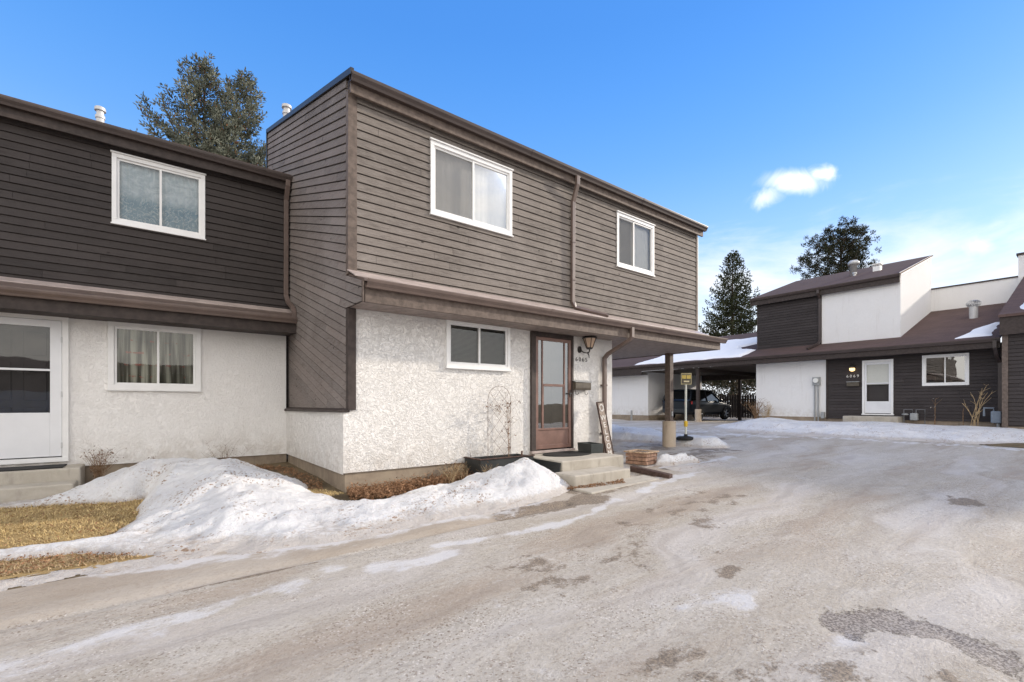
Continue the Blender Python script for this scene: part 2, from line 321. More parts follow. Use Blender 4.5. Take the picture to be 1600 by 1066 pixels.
def f_road(t, bs, tc, out):
    ice = t.new('ShaderNodeAttribute', attribute_name='ice').outputs['Fac']; mud = t.new('ShaderNodeAttribute', attribute_name='mud').outputs['Fac']
    wet = t.new('ShaderNodeAttribute', attribute_name='wet').outputs['Fac']; pan = t.new('ShaderNodeAttribute', attribute_name='pan').outputs['Fac']
    L = (0.30, 1.0, 1.0)      # streaks run along the lane
    big = t.noise(tc, 0.55, 6, 0.6, 0.8, L); med = t.noise(tc, 2.6, 7, 0.66, 0.7, (0.45, 1, 1)); fine = t.noise(tc, 34, 6, 0.8, 0.2, (0.8, 1, 1)); grit = t.noise(tc, 150, 3, 0.7)
    ruts = t.noise(tc, 1.7, 6, 0.7, 0.5, (0.10, 1.6, 1))
    col = t.mix(t.ramp(big, 0.36, 0.62), (0.400, 0.352, 0.285), (0.485, 0.446, 0.388))
    col = t.mix(t.ramp(med, 0.48, 0.68, 0, 0.55), col, (0.558, 0.525, 0.470))
    col = t.mix(t.ramp(ruts, 0.52, 0.68, 0, 0.50), col, (0.34, 0.27, 0.205))
    col = t.mix(t.ramp(fine, 0.49, 0.64, 0, 0.52), col, (0.25, 0.212, 0.17))
    col = t.mix(t.ramp(fine, 0.46, 0.32, 0, 0.35), col, (0.62, 0.60, 0.585))
    pt = t.noise(tc, 6.5, 6, 0.7, 0.9, (0.7, 1, 1)); col = t.mix(t.ramp(pt, 0.56, 0.68, 0, 0.40), col, (0.275, 0.235, 0.20)); col = t.mix(t.ramp(pt, 0.42, 0.32, 0, 0.35), col, (0.60, 0.585, 0.575))
    spots = t.voro(tc, 3.0); sn = t.noise(tc, 9, 3)
    col = t.mix(t.ramp(t.math('ADD', spots, t.math('MULTIPLY', sn, 0.35)), 0.17, 0.30, 0.32, 0.0), col, (0.21, 0.175, 0.15))
    gv = t.voro(tc, 95, 'F1', None, 'Color'); gs = t.new('ShaderNodeSeparateColor'); t.l.new(gv, gs.inputs[0])
    gd = t.ramp(t.noise(tc, 1.2, 5, 0.65, 0.5), 0.42, 0.62, 0.25, 0.8)
    col = t.mix(t.math('MULTIPLY', t.ramp(gs.outputs[0], 0.86, 0.95), gd), col, (0.17, 0.125, 0.09)); col = t.mix(t.math('MULTIPLY', t.ramp(gs.outputs[1], 0.90, 0.97), gd), col, (0.66, 0.62, 0.57))
    # wheel paths along the lane: polished pale ice between browner sanded bands
    sp = t.new('ShaderNodeSeparateXYZ'); t.l.new(tc, sp.inputs[0]); wob = t.math('MULTIPLY', t.math('SUBTRACT', t.noise(tc, 0.35, 3, 0.5), 0.5), 2.6)
    tt = t.math('ADD', t.math('ADD', sp.outputs[1], wob), t.math('MULTIPLY', sp.outputs[0], -0.10))
    tk = t.math('SINE', t.math('MULTIPLY', tt, 4.1)); tk2 = t.math('SINE', t.math('ADD', t.math('MULTIPLY', tt, 9.7), 1.0))
    brk = t.ramp(t.noise(tc, 1.0, 4, 0.6, 0.3, (0.3, 1, 1)), 0.36, 0.58)
    col = t.mix(t.math('MULTIPLY', t.ramp(tk, 0.25, 0.95), t.math('MULTIPLY', brk, 0.42)), col, (0.56, 0.53, 0.51)); col = t.mix(t.math('MULTIPLY', t.ramp(tk, -0.35, -0.95), t.math('MULTIPLY', brk, 0.45)), col, (0.31, 0.235, 0.17))
    col = t.mix(t.math('MULTIPLY', t.ramp(tk2, 0.75, 1.0), t.math('MULTIPLY', brk, 0.28)), col, (0.25, 0.205, 0.165))
    en = t.math('ADD', t.math('MULTIPLY', t.math('SUBTRACT', med, 0.5), 1.1), t.math('MULTIPLY', t.math('SUBTRACT', fine, 0.5), 0.8))
    im = t.ramp(t.math('ADD', ice, en), 0.40, 0.72); mm = t.ramp(t.math('ADD', mud, en), 0.40, 0.60); wm = t.ramp(t.math('ADD', wet, en), 0.46, 0.56); pm = t.ramp(t.math('ADD', pan, t.math('MULTIPLY', en, 0.35)), 0.4, 0.6)
    pc = t.mix(t.ramp(t.noise(tc, 1.1, 6, 0.65, 0.5, (0.4, 1, 1)), 0.35, 0.65), (0.35, 0.29, 0.225), (0.45, 0.40, 0.34)); pc = t.mix(t.ramp(fine, 0.5, 0.7, 0, 0.5), pc, (0.26, 0.20, 0.15))
    col = t.mix(t.math('MULTIPLY', pm, 0.85), col, pc)
    gravel = t.mix(gs.outputs[2], (0.10, 0.080, 0.060), (0.30, 0.235, 0.17))
    col = t.mix(t.math('MULTIPLY', mm, 0.9), col, gravel)
    col = t.mix(t.math('MULTIPLY', im, 0.72), col, (0.66, 0.655, 0.66))
    col = t.mix(t.math('MULTIPLY', wm, 0.80), col, t.mix(t.ramp(gs.outputs[2], 0.3, 0.7), (0.070, 0.045, 0.028), (0.33, 0.285, 0.24)))
    rg = t.math('SUBTRACT', 0.72, t.math('ADD', t.math('MULTIPLY', im, 0.25), t.math('MULTIPLY', wm, 0.22)), clamp=True)
    rg = t.math('SUBTRACT', rg, t.ramp(big, 0.5, 0.7, 0, 0.12))
    hgt = t.math('ADD', t.math('MULTIPLY', med, 1.3), t.math('ADD', t.math('MULTIPLY', fine, 0.42), t.math('MULTIPLY', grit, 0.12)))
    hgt = t.math('MULTIPLY', hgt, t.math('SUBTRACT', 1.0, t.math('MULTIPLY', wm, 0.6)))
    setc(t, bs, col, rg, 0.35, hgt, 0.034, 0.75)
mat('icy_road', f_road)
def f_ground(t, bs, tc, out):
    n = t.noise(tc, 1.5, 7, 0.65, 0.4); f = t.noise(tc, 25, 5, 0.7)
    col = t.mix(t.ramp(n, 0.35, 0.65), (0.11, 0.085, 0.055), (0.20, 0.155, 0.095)); col = t.mix(t.ramp(f, 0.45, 0.7, 0, 0.6), col, (0.055, 0.045, 0.03))
    setc(t, bs, col, 0.95, 0.1, t.math('ADD', n, f), 0.03, 0.8)
mat('ground', f_ground)
def f_lawn(t, bs, tc, out):
    n = t.noise(tc, 2.2, 6, 0.65, 0.4); f = t.noise(tc, 40, 5, 0.75)
    col = t.mix(t.ramp(n, 0.35, 0.65), (0.30, 0.21, 0.10), (0.50, 0.365, 0.175)); col = t.mix(t.ramp(f, 0.45, 0.7, 0, 0.6), col, (0.18, 0.11, 0.05))
    setc(t, bs, col, 0.95, 0.1, f, 0.03, 0.8)
mat('lawn', f_lawn)
def f_snow(t, bs, tc, out):
    thin = t.new('ShaderNodeAttribute', attribute_name='thin').outputs['Fac']
    n = t.noise(tc, 2.0, 7, 0.65, 0.5); f = t.noise(tc, 18, 5, 0.7, 0.3); ff = t.noise(tc, 90, 3, 0.6)
    col = t.mix(t.ramp(n, 0.3, 0.7), (0.62, 0.62, 0.63), (0.76, 0.755, 0.75))
    e = t.math('ADD', thin, t.math('MULTIPLY', t.math('SUBTRACT', f, 0.5), 1.3))
    col = t.mix(t.ramp(e, 0.22, 0.80, 0, 0.75), col, (0.46, 0.41, 0.36)); col = t.mix(t.ramp(t.noise(tc, 6, 6, 0.7, 0.5), 0.52, 0.68, 0, 0.30), col, (0.56, 0.54, 0.52))
    gv = t.voro(tc, 52, 'F1', None, 'Color'); gs = t.new('ShaderNodeSeparateColor'); t.l.new(gv, gs.inputs[0])
    deb = t.math('MULTIPLY', t.ramp(t.noise(tc, 1.6, 6, 0.75, 0.8, (0.7, 1.6, 1)), 0.48, 0.62), t.ramp(gs.outputs[0], 0.76, 0.88))
    col = t.mix(t.math('MULTIPLY', deb, 0.9), col, (0.26, 0.16, 0.09))
    dp = t.ramp(t.noise(tc, 3.6, 6, 0.7, 1.2, (0.6, 1.3, 1)), 0.56, 0.70, 0, 0.60); col = t.mix(t.math('MULTIPLY', dp, t.ramp(thin, 0.0, 0.5, 0.35, 1.0)), col, (0.34, 0.24, 0.15))
    setc(t, bs, col, 0.62, 0.3, t.math('ADD', t.math('MULTIPLY', n, 1.6), t.math('ADD', t.math('MULTIPLY', f, 0.75), t.math('MULTIPLY', ff, 0.30))), 0.05, 0.9)
    bs.inputs['Subsurface Weight'].default_value = 0.15; bs.inputs['Subsurface Radius'].default_value = (0.04, 0.05, 0.06); bs.inputs['Subsurface Scale'].default_value = 0.5
mat('snow', f_snow)
def f_roofsnow(t, bs, tc, out):
    n = t.noise(tc, 1.5, 5, 0.6); setc(t, bs, t.mix(n, (0.78, 0.79, 0.81), (0.88, 0.88, 0.88)), 0.7, 0.3, n, 0.05, 0.6)
mat('roof_snow', f_roofsnow)

# ---------------------------------------------------------------- mesh and naming helpers
ORG = {}
def tag(o, label=None, cat=None, group=None, kind=None):
    if label: o['label'] = label
    if cat: o['category'] = cat
    if group: o['group'] = group
    if kind: o['kind'] = kind
    return o
def thing(name, label, cat, loc=(0, 0, 0), rz=0.0, group=None):
    o = bpy.data.objects.new(name, None); C.objects.link(o); o.location = loc; o.rotation_euler = (0, 0, rz); o.empty_display_size = 0.2
    ORG[o.name] = Vector(loc) if rz == 0 else Vector((0, 0, 0))
    return tag(o, label, cat, group)
class MB:
    def __init__(s): s.v = []; s.f = []; s.tone = []; s.ct = 0.5
    def poly(s, pts):
        i = len(s.v); s.v += [tuple(p) for p in pts]; s.tone += [s.ct] * len(pts); s.f.append(tuple(range(i, i + len(pts)))); return s
    def hexa(s, p):     # 8 points: bottom 4 then top 4
        i = len(s.v); s.v += [tuple(q) for q in p]; s.tone += [s.ct] * 8
        s.f += [(i, i+3, i+2, i+1), (i+4, i+5, i+6, i+7), (i, i+1, i+5, i+4), (i+1, i+2, i+6, i+5), (i+2, i+3, i+7, i+6), (i+3, i, i+4, i+7)]; return s
    def box(s, x0, x1, y0, y1, z0, z1):
        x0, x1 = min(x0, x1), max(x0, x1); y0, y1 = min(y0, y1), max(y0, y1); z0, z1 = min(z0, z1), max(z0, z1)
        return s.hexa([(x0, y0, z0), (x1, y0, z0), (x1, y1, z0), (x0, y1, z0), (x0, y0, z1), (x1, y0, z1), (x1, y1, z1), (x0, y1, z1)])
    def extr(s, prof, fn, a, b):     # closed 2-D profile extruded from a to b, fn(u,v,w)->xyz
        n = len(prof); i = len(s.v)
        s.v += [tuple(fn(u, v, a)) for u, v in prof] + [tuple(fn(u, v, b)) for u, v in prof]; s.tone += [s.ct] * (2 * n)
        s.f += [tuple(range(i + n - 1, i - 1, -1)), tuple(range(i + n, i + 2 * n))]
        s.f += [(i + k, i + (k + 1) % n, i + n + (k + 1) % n, i + n + k) for k in range(n)]; return s
    def sweep(s, pts, prof, ref):    # profile swept along a path
        pts = [Vector(p) for p in pts]; n = len(prof); i0 = len(s.v)
        for k, p in enumerate(pts):
            a = pts[max(k - 1, 0)]; b = pts[min(k + 1, len(pts) - 1)]
            if 0 < k < len(pts) - 1: tg = ((p - a).normalized() + (b - p).normalized()).normalized()
            else: tg = (b - a).normalized()
            A = Vector(ref); A = (A - tg * A.dot(tg)).normalized(); B = tg.cross(A)
            for u, v in prof: s.v.append(tuple(p + A * u + B * v)); s.tone.append(s.ct)
        for k in range(len(pts) - 1):
            for j in range(n):
                a = i0 + k * n + j; b = i0 + k * n + (j + 1) % n; s.f.append((a, b, b + n, a + n))
        s.f.append(tuple(range(i0 + n - 1, i0 - 1, -1))); e = i0 + (len(pts) - 1) * n; s.f.append(tuple(range(e, e + n))); return s
    def tube(s, pts, r, n=8, ref=(0.13, 0.31, 0.94), r2=None):
        if r2 is None: return s.sweep(pts, [(r * math.cos(2 * math.pi * k / n), r * math.sin(2 * math.pi * k / n)) for k in range(n)], ref)
        P = [Vector(p) for p in pts]; i0 = len(s.v)
        for k, p in enumerate(P):
            tg = (P[min(k + 1, len(P) - 1)] - P[max(k - 1, 0)]).normalized(); A = Vector(ref)
            if abs(A.normalized().dot(tg)) > 0.98: A = Vector((1, 0.2, 0))
            A = (A - tg * A.dot(tg)).normalized(); B = tg.cross(A); rr = r + (r2 - r) * k / (len(P) - 1)
            for j in range(n):
                q = 2 * math.pi * j / n; s.v.append(tuple(p + A * rr * math.cos(q) + B * rr * math.sin(q))); s.tone.append(s.ct)
        for k in range(len(P) - 1):
            for j in range(n):
                a = i0 + k * n + j; b = i0 + k * n + (j + 1) % n; s.f.append((a, b, b + n, a + n))
        return s
    def lathe(s, prof, cx, cy, n=20):    # prof: (r,z)
        i0 = len(s.v)
        for r, z in prof:
            for j in range(n):
                q = 2 * math.pi * j / n; s.v.append((cx + r * math.cos(q), cy + r * math.sin(q), z)); s.tone.append(s.ct)
        for k in range(len(prof) - 1):
            for j in range(n):
                a = i0 + k * n + j; b = i0 + k * n + (j + 1) % n; s.f.append((a, b, b + n, a + n))
        s.f.append(tuple(range(i0 + n - 1, i0 - 1, -1))); e = i0 + (len(prof) - 1) * n; s.f.append(tuple(range(e, e + n))); return s
    def build(s, name, m, parent=None, local=False, bevel=0.0, smooth=False, fixn=True):
        me = bpy.data.meshes.new(name); off = Vector((0, 0, 0))
        if parent is not None and not local:
            off = ORG[parent.name]
        me.from_pydata([(x - off.x, y - off.y, z - off.z) for x, y, z in s.v], [], s.f)
        at = me.attributes.new('tone', 'FLOAT', 'POINT'); at.data.foreach_set('value', s.tone)
        if fixn:
            bm = bmesh.new(); bm.from_mesh(me); bmesh.ops.recalc_face_normals(bm, faces=bm.faces); bm.to_mesh(me); bm.free()
        me.materials.append(MATS[m]); o = bpy.data.objects.new(name, me); C.objects.link(o)
        if parent is not None: o.parent = parent; ORG[o.name] = Vector((0, 0, 0)) if local else off
        else: ORG[o.name] = Vector((0, 0, 0))
        if bevel:
            b = o.modifiers.new('bevel', 'BEVEL'); b.width = bevel; b.segments = 2; b.limit_method = 'ANGLE'; b.angle_limit = R(40)
        if smooth: me.shade_smooth()
        return o
def rect(w, d): return [(-w / 2, -d / 2), (w / 2, -d / 2), (w / 2, d / 2), (-w / 2, d / 2)]

class Plane:
    """a wall plane: a along the wall, z up, n outward. axis 's': y=const facing -y; axis 't': x=const facing -x"""
    def __init__(s, axis, c): s.ax = axis; s.c = c
    def pt(s, a, z, n): return (a, s.c - n, z) if s.ax == 's' else (s.c - n, a, z)
    def box(s, mb, a0, a1, z0, z1, n0, n1):
        p = s.pt(a0, z0, n0); q = s.pt(a1, z1, n1); return mb.box(p[0], q[0], p[1], q[1], p[2], q[2])

def clip(poly, cx):    # convex polygon clip (Sutherland-Hodgman), cx counter-clockwise
    for i in range(len(cx)):
        a = cx[i]; b = cx[(i + 1) % len(cx)]; o = []
        def side(p): return (b[0] - a[0]) * (p[1] - a[1]) - (b[1] - a[1]) * (p[0] - a[0])
        for j in range(len(poly)):
            p = poly[j]; q = poly[(j + 1) % len(poly)]; sp, sq = side(p), side(q)
            if sp >= 0: o.append(p)
            if (sp > 0 and sq < 0) or (sp < 0 and sq > 0):
                k = sp / (sp - sq); o.append((p[0] + (q[0] - p[0]) * k, p[1] + (q[1] - p[1]) * k))
        poly = o
        if len(poly) < 3: return []
    return poly

def boards(mb, pl, shape, ang=0.0, pitch=0.117, holes=(), gap=0.014, tilt=0.013, thick=0.026, run=(1.2, 3.8), base=0.0):
    ca, sa = math.cos(ang), math.sin(ang)
    us = [(x * ca + z * sa, -x * sa + z * ca) for x, z in shape]
    u0, u1 = min(u for u, v in us), max(u for u, v in us); v0, v1 = min(v for u, v in us), max(v for u, v in us)
    area = sum(shape[i][0] * shape[(i + 1) % len(shape)][1] - shape[(i + 1) % len(shape)][0] * shape[i][1] for i in range(len(shape)))
    cx = shape if area > 0 else shape[::-1]
    v = v0 - 0.02
    while v < v1:
        u = u0 - random.uniform(0, 2)
        while u < u1:
            L = random.uniform(*run); mb.ct = min(1, max(0, random.gauss(0.5, 0.22))); jit = random.uniform(0, 0.003)
            bands = [(v + gap, v + pitch, [(u + 0.0015, u + L - 0.0015)])]
            if holes:
                zs = sorted({v + gap, v + pitch} | {z for h in holes for z in (h[2], h[3]) if v + gap < z < v + pitch}); bands = []
                for za, zb in zip(zs, zs[1:]):
                    xs = [(u + 0.0015, u + L - 0.0015)]; zm = (za + zb) / 2
                    for h in holes:
                        if h[2] < zm < h[3]:
                            ns = []
                            for xa, xb in xs:
                                if h[1] <= xa or h[0] >= xb: ns.append((xa, xb)); continue
                                if xa < h[0]: ns.append((xa, h[0]))
                                if xb > h[1]: ns.append((h[1], xb))
                            xs = ns
                    bands.append((za, zb, xs))
            for za, zb, xs in bands:
                for xa, xb in xs:
                    q = [(xa, za), (xb, za), (xb, zb), (xa, zb)]
                    q = [(a * ca - b * sa, a * sa + b * ca) for a, b in q]
                    q = clip(q, cx)
                    if not q: continue
                    def off(p):
                        vv = -p[0] * sa + p[1] * ca; k = (v + pitch - vv) / pitch; return base + thick - tilt + tilt * k + jit
                    fr = [pl.pt(p[0], p[1], off(p)) for p in q]; bk = [pl.pt(p[0], p[1], base - 0.001) for p in q]
                    n = len(q); i = len(mb.v); mb.v += fr + bk; mb.tone += [mb.ct] * (2 * n)
                    mb.f.append(tuple(range(i, i + n))); mb.f += [(i + k, i + (k + 1) % n, i + n + (k + 1) % n, i + n + k) for k in range(n)]
            u += L
        v += pitch
    mb.ct = 0.5
def sheet(mb, pl, a0, a1, z0, z1, holes=(), n=0.0, thick=0.12):
    xs = sorted({a0, a1} | {x for h in holes for x in h[:2] if a0 < x < a1}); zs = sorted({z0, z1} | {z for h in holes for z in h[2:4] if z0 < z < z1})
    for xa, xb in zip(xs, xs[1:]):
        for za, zb in zip(zs, zs[1:]):
            xm, zm = (xa + xb) / 2, (za + zb) / 2
            if any(h[0] < xm < h[1] and h[2] < zm < h[3] for h in holes): continue
            mb.poly([pl.pt(xa, za, n), pl.pt(xb, za, n), pl.pt(xb, zb, n), pl.pt(xa, zb, n)])
    for h in holes:
        for (xa, za), (xb, zb) in zip([(h[0], h[2]), (h[1], h[2]), (h[1], h[3]), (h[0], h[3])], [(h[1], h[2]), (h[1], h[3]), (h[0], h[3]), (h[0], h[2])]):
            mb.poly([pl.pt(xa, za, n), pl.pt(xb, zb, n), pl.pt(xb, zb, n - thick), pl.pt(xa, za, n - thick)])
    return mb

def curtain(mb, pl, a0, a1, z0, z1, n, amp=0.008, wl=0.09, seed=0):
    rnd = random.Random(seed); N = int((a1 - a0) / 0.012); ph = [rnd.uniform(0, 6) for _ in range(3)]; i0 = len(mb.v)
    for k in range(N + 1):
        a = a0 + (a1 - a0) * k / N; o = amp * (math.sin(a / wl * 6.28 + ph[0] + 1.5 * math.sin(a * 7 + ph[1])) + 0.4 * math.sin(a / wl * 14 + ph[2]))
        mb.v += [pl.pt(a, z0, n + o), pl.pt(a, z1, n + o * 0.7)]; mb.tone += [0.5, 0.5]
    for k in range(N): i = i0 + 2 * k; mb.f.append((i, i + 2, i + 3, i + 1))
    return mb
def window(parent, pl, a0, a1, z0, z1, split=0.5, cas=0.06, proud=0.035, hood=True, screen=None, cur=('curtain_white', 'curtain_white'), blind=False, glassm='glass', seed=1, sill=True, fold=0.008):
    """slider window: casing > sash, panes, curtain"""
    m = MB()
    pl.box(m, a0, a1, z1 - cas, z1, -0.05, proud); pl.box(m, a0, a1, z0, z0 + cas, -0.05, proud)
    pl.box(m, a0, a0 + cas, z0 + cas, z1 - cas, -0.05, proud); pl.box(m, a1 - cas, a1, z0 + cas, z1 - cas, -0.05, proud)
    if hood:
        pl.box(m, a0 - 0.015, a1 + 0.015, z1 + 0.001, z1 + 0.022, 0.0, proud + 0.022)
        if sill: pl.box(m, a0 - 0.012, a1 + 0.012, z0 - 0.022, z0 - 0.001, 0.0, proud + 0.018)
    win = m.build('window', 'white_vinyl', parent, bevel=0.003)
    i0, i1, j0, j1 = a0 + cas, a1 - cas, z0 + cas, z1 - cas; mid = i0 + (i1 - i0) * split; sw = 0.032
    s_ = MB()
    for xa, xb, nn in ((i0, mid + sw / 2, 0.008), (mid - sw / 2, i1, 0.018)):
        pl.box(s_, xa + 0.001, xb, j1 - sw, j1 - 0.001, -0.02, nn); pl.box(s_, xa + 0.001, xb, j0 + 0.001, j0 + sw, -0.02, nn)
        pl.box(s_, xa + 0.001, xa + sw, j0 + sw, j1 - sw, -0.02, nn); pl.box(s_, xb - sw, xb - 0.001, j0 + sw, j1 - sw, -0.02, nn)
    s_.build('sash', 'white_vinyl', win, bevel=0.002)
    for xa, xb, nn in ((i0 + sw, mid - sw / 2, -0.012), (mid + sw / 2, i1 - sw, -0.002)):
        MB().poly([pl.pt(xa, j0 + sw, nn), pl.pt(xb, j0 + sw, nn), pl.pt(xb, j1 - sw, nn), pl.pt(xa, j1 - sw, nn)]).build('pane', glassm, win)
    if screen is not None:
        xa, xb = ((i0 + sw * 0.6, mid - sw * 0.4) if screen == 0 else (mid + sw * 0.4, i1 - sw * 0.6))
        MB().poly([pl.pt(xa, j0 + sw * .6, 0.003), pl.pt(xb, j0 + sw * .6, 0.003), pl.pt(xb, j1 - sw * .6, 0.003), pl.pt(xa, j1 - sw * .6, 0.003)]).build('insect_screen', 'insect_screen', win)
    if blind:
        b = MB(); z = j0 + 0.01
        while z < j1:
            b.hexa([pl.pt(i0, z, -0.055), pl.pt(i1, z, -0.055), pl.pt(i1, z + 0.006, -0.075), pl.pt(i0, z + 0.006, -0.075), pl.pt(i0, z + 0.0015, -0.055), pl.pt(i1, z + 0.0015, -0.055), pl.pt(i1, z + 0.0075, -0.075), pl.pt(i0, z + 0.0075, -0.075)]); z += 0.019
        b.build('blind', cur[0], win, fixn=False)
        bk = MB(); bk.poly([pl.pt(i0, j0, -0.10), pl.pt(i1, j0, -0.10), pl.pt(i1, j1, -0.10), pl.pt(i0, j1, -0.10)]); bk.build('curtain', 'unlit_room', win)  # flat panel behind the blind, darkness of the unlit interior put into its colour
    else:
        for k, (xa, xb) in enumerate(((i0 - 0.03, mid), (mid, i1 + 0.03))):
            if cur[k]: curtain(MB(), pl, xa, xb, j0 - 0.03, j1 + 0.03, -0.075, amp=fold, seed=seed + k).build('curtain', cur[k], win, fixn=False, smooth=True)
    return win

# ---------------------------------------------------------------- terrain
PT = [(-400, 0.0), (-50, 0.0), (3, 0.02), (5, 0.10), (7, 0.21), (9, 0.24), (12, 0.31), (16, 0.45), (20, 0.53), (24, 0.51), (27, 0.43), (400, 0.42), (3000, 0.42)]
PX = np.array([p[0] for p in PT]); PZ = np.array([p[1] for p in PT])
def g(s, t):
    Y = math.cos(TH) * np.asarray(s, float) + math.sin(TH) * np.asarray(t, float)
    z = np.interp(Y, PX, PZ); z = 0.5 * z + 0.25 * np.interp(Y - 0.8, PX, PZ) + 0.25 * np.interp(Y + 0.8, PX, PZ)
    return z
def gf(s, t): return float(g(s, t))
_lat = RNG.random((256, 256))
def vnoise(x, y):
    x = np.asarray(x, float); y = np.asarray(y, float); xi = np.floor(x).astype(int); yi = np.floor(y).astype(int); fx = x - xi; fy = y - yi
    fx = fx * fx * (3 - 2 * fx); fy = fy * fy * (3 - 2 * fy); L = lambda a, b: _lat[a % 256, b % 256]
    return (L(xi, yi) * (1 - fx) + L(xi + 1, yi) * fx) * (1 - fy) + (L(xi, yi + 1) * (1 - fx) + L(xi + 1, yi + 1) * fx) * fy
def fbm(x, y, o=4):
    r = 0; a = 0.5; tot = 0
    for k in range(o): r = r + a * vnoise(x * 2 ** k + 17 * k, y * 2 ** k + 31 * k); tot += a; a *= 0.5
    return r / tot - 0.5
def in_poly(S, T, P):
    ins = np.zeros(S.shape, bool); n = len(P)
    for i in range(n):
        (x1, y1), (x2, y2) = P[i], P[(i + 1) % n]
        c = ((y1 > T) != (y2 > T)) & (S < (x2 - x1) * (T - y1) / ((y2 - y1) + 1e-12) + x1); ins ^= c
    return ins
def poly_d(S, T, P):   # signed distance, + inside
    d = np.full(S.shape, 1e9)
    for i in range(len(P)):
        (x1, y1), (x2, y2) = P[i], P[(i + 1) % len(P)]; L2 = (x2 - x1) ** 2 + (y2 - y1) ** 2 + 1e-12
        k = np.clip(((S - x1) * (x2 - x1) + (T - y1) * (y2 - y1)) / L2, 0, 1); d = np.minimum(d, np.hypot(S - x1 - k * (x2 - x1), T - y1 - k * (y2 - y1)))
    return np.where(in_poly(S, T, P), d, -d)
def line_d(S, T, P):
    d = np.full(S.shape, 1e9)
    for (x1, y1), (x2, y2) in zip(P, P[1:]):
        L2 = (x2 - x1) ** 2 + (y2 - y1) ** 2 + 1e-12; k = np.clip(((S - x1) * (x2 - x1) + (T - y1) * (y2 - y1)) / L2, 0, 1); d = np.minimum(d, np.hypot(S - x1 - k * (x2 - x1), T - y1 - k * (y2 - y1)))
    return d
def soft(d, w): return np.clip(0.5 + d / (2 * w), 0, 1)
def grid_mesh(name, xs, ys, Z, m, keep=None, attrs=None, parent=None):
    X, Y = np.meshgrid(xs, ys, indexing='ij'); nx, ny = X.shape; idx = np.arange(nx * ny).reshape(nx, ny)
    q = np.stack([idx[:-1, :-1], idx[1:, :-1], idx[1:, 1:], idx[:-1, 1:]], -1).reshape(-1, 4)
    if keep is not None: q = q[keep.reshape(-1)]
    used = np.unique(q); mp = np.full(nx * ny, -1); mp[used] = np.arange(len(used)); q = mp[q]
    co = np.stack([X, Y, Z], -1).reshape(-1, 3)[used]
    me = bpy.data.meshes.new(name); me.vertices.add(len(co)); me.vertices.foreach_set('co', co.ravel())
    me.loops.add(q.size); me.loops.foreach_set('vertex_index', q.ravel().astype(np.int32)); me.polygons.add(len(q)); me.polygons.foreach_set('loop_start', np.arange(0, q.size, 4, dtype=np.int32))
    me.update(calc_edges=True); me.validate()
    for k, A in (attrs or {}).items():
        a = me.attributes.new(k, 'FLOAT', 'POINT'); a.data.foreach_set('value', A.reshape(-1)[used].astype(np.float32))
    me.shade_smooth(); me.materials.append(MATS[m]); o = bpy.data.objects.new(name, me); C.objects.link(o)
    if parent is not None: o.parent = parent
    return o
def axis(parts):
    r = []
    for a, b, st in parts: r += list(np.arange(a, b - 1e-6, st))
    return np.array(r + [parts[-1][1]])

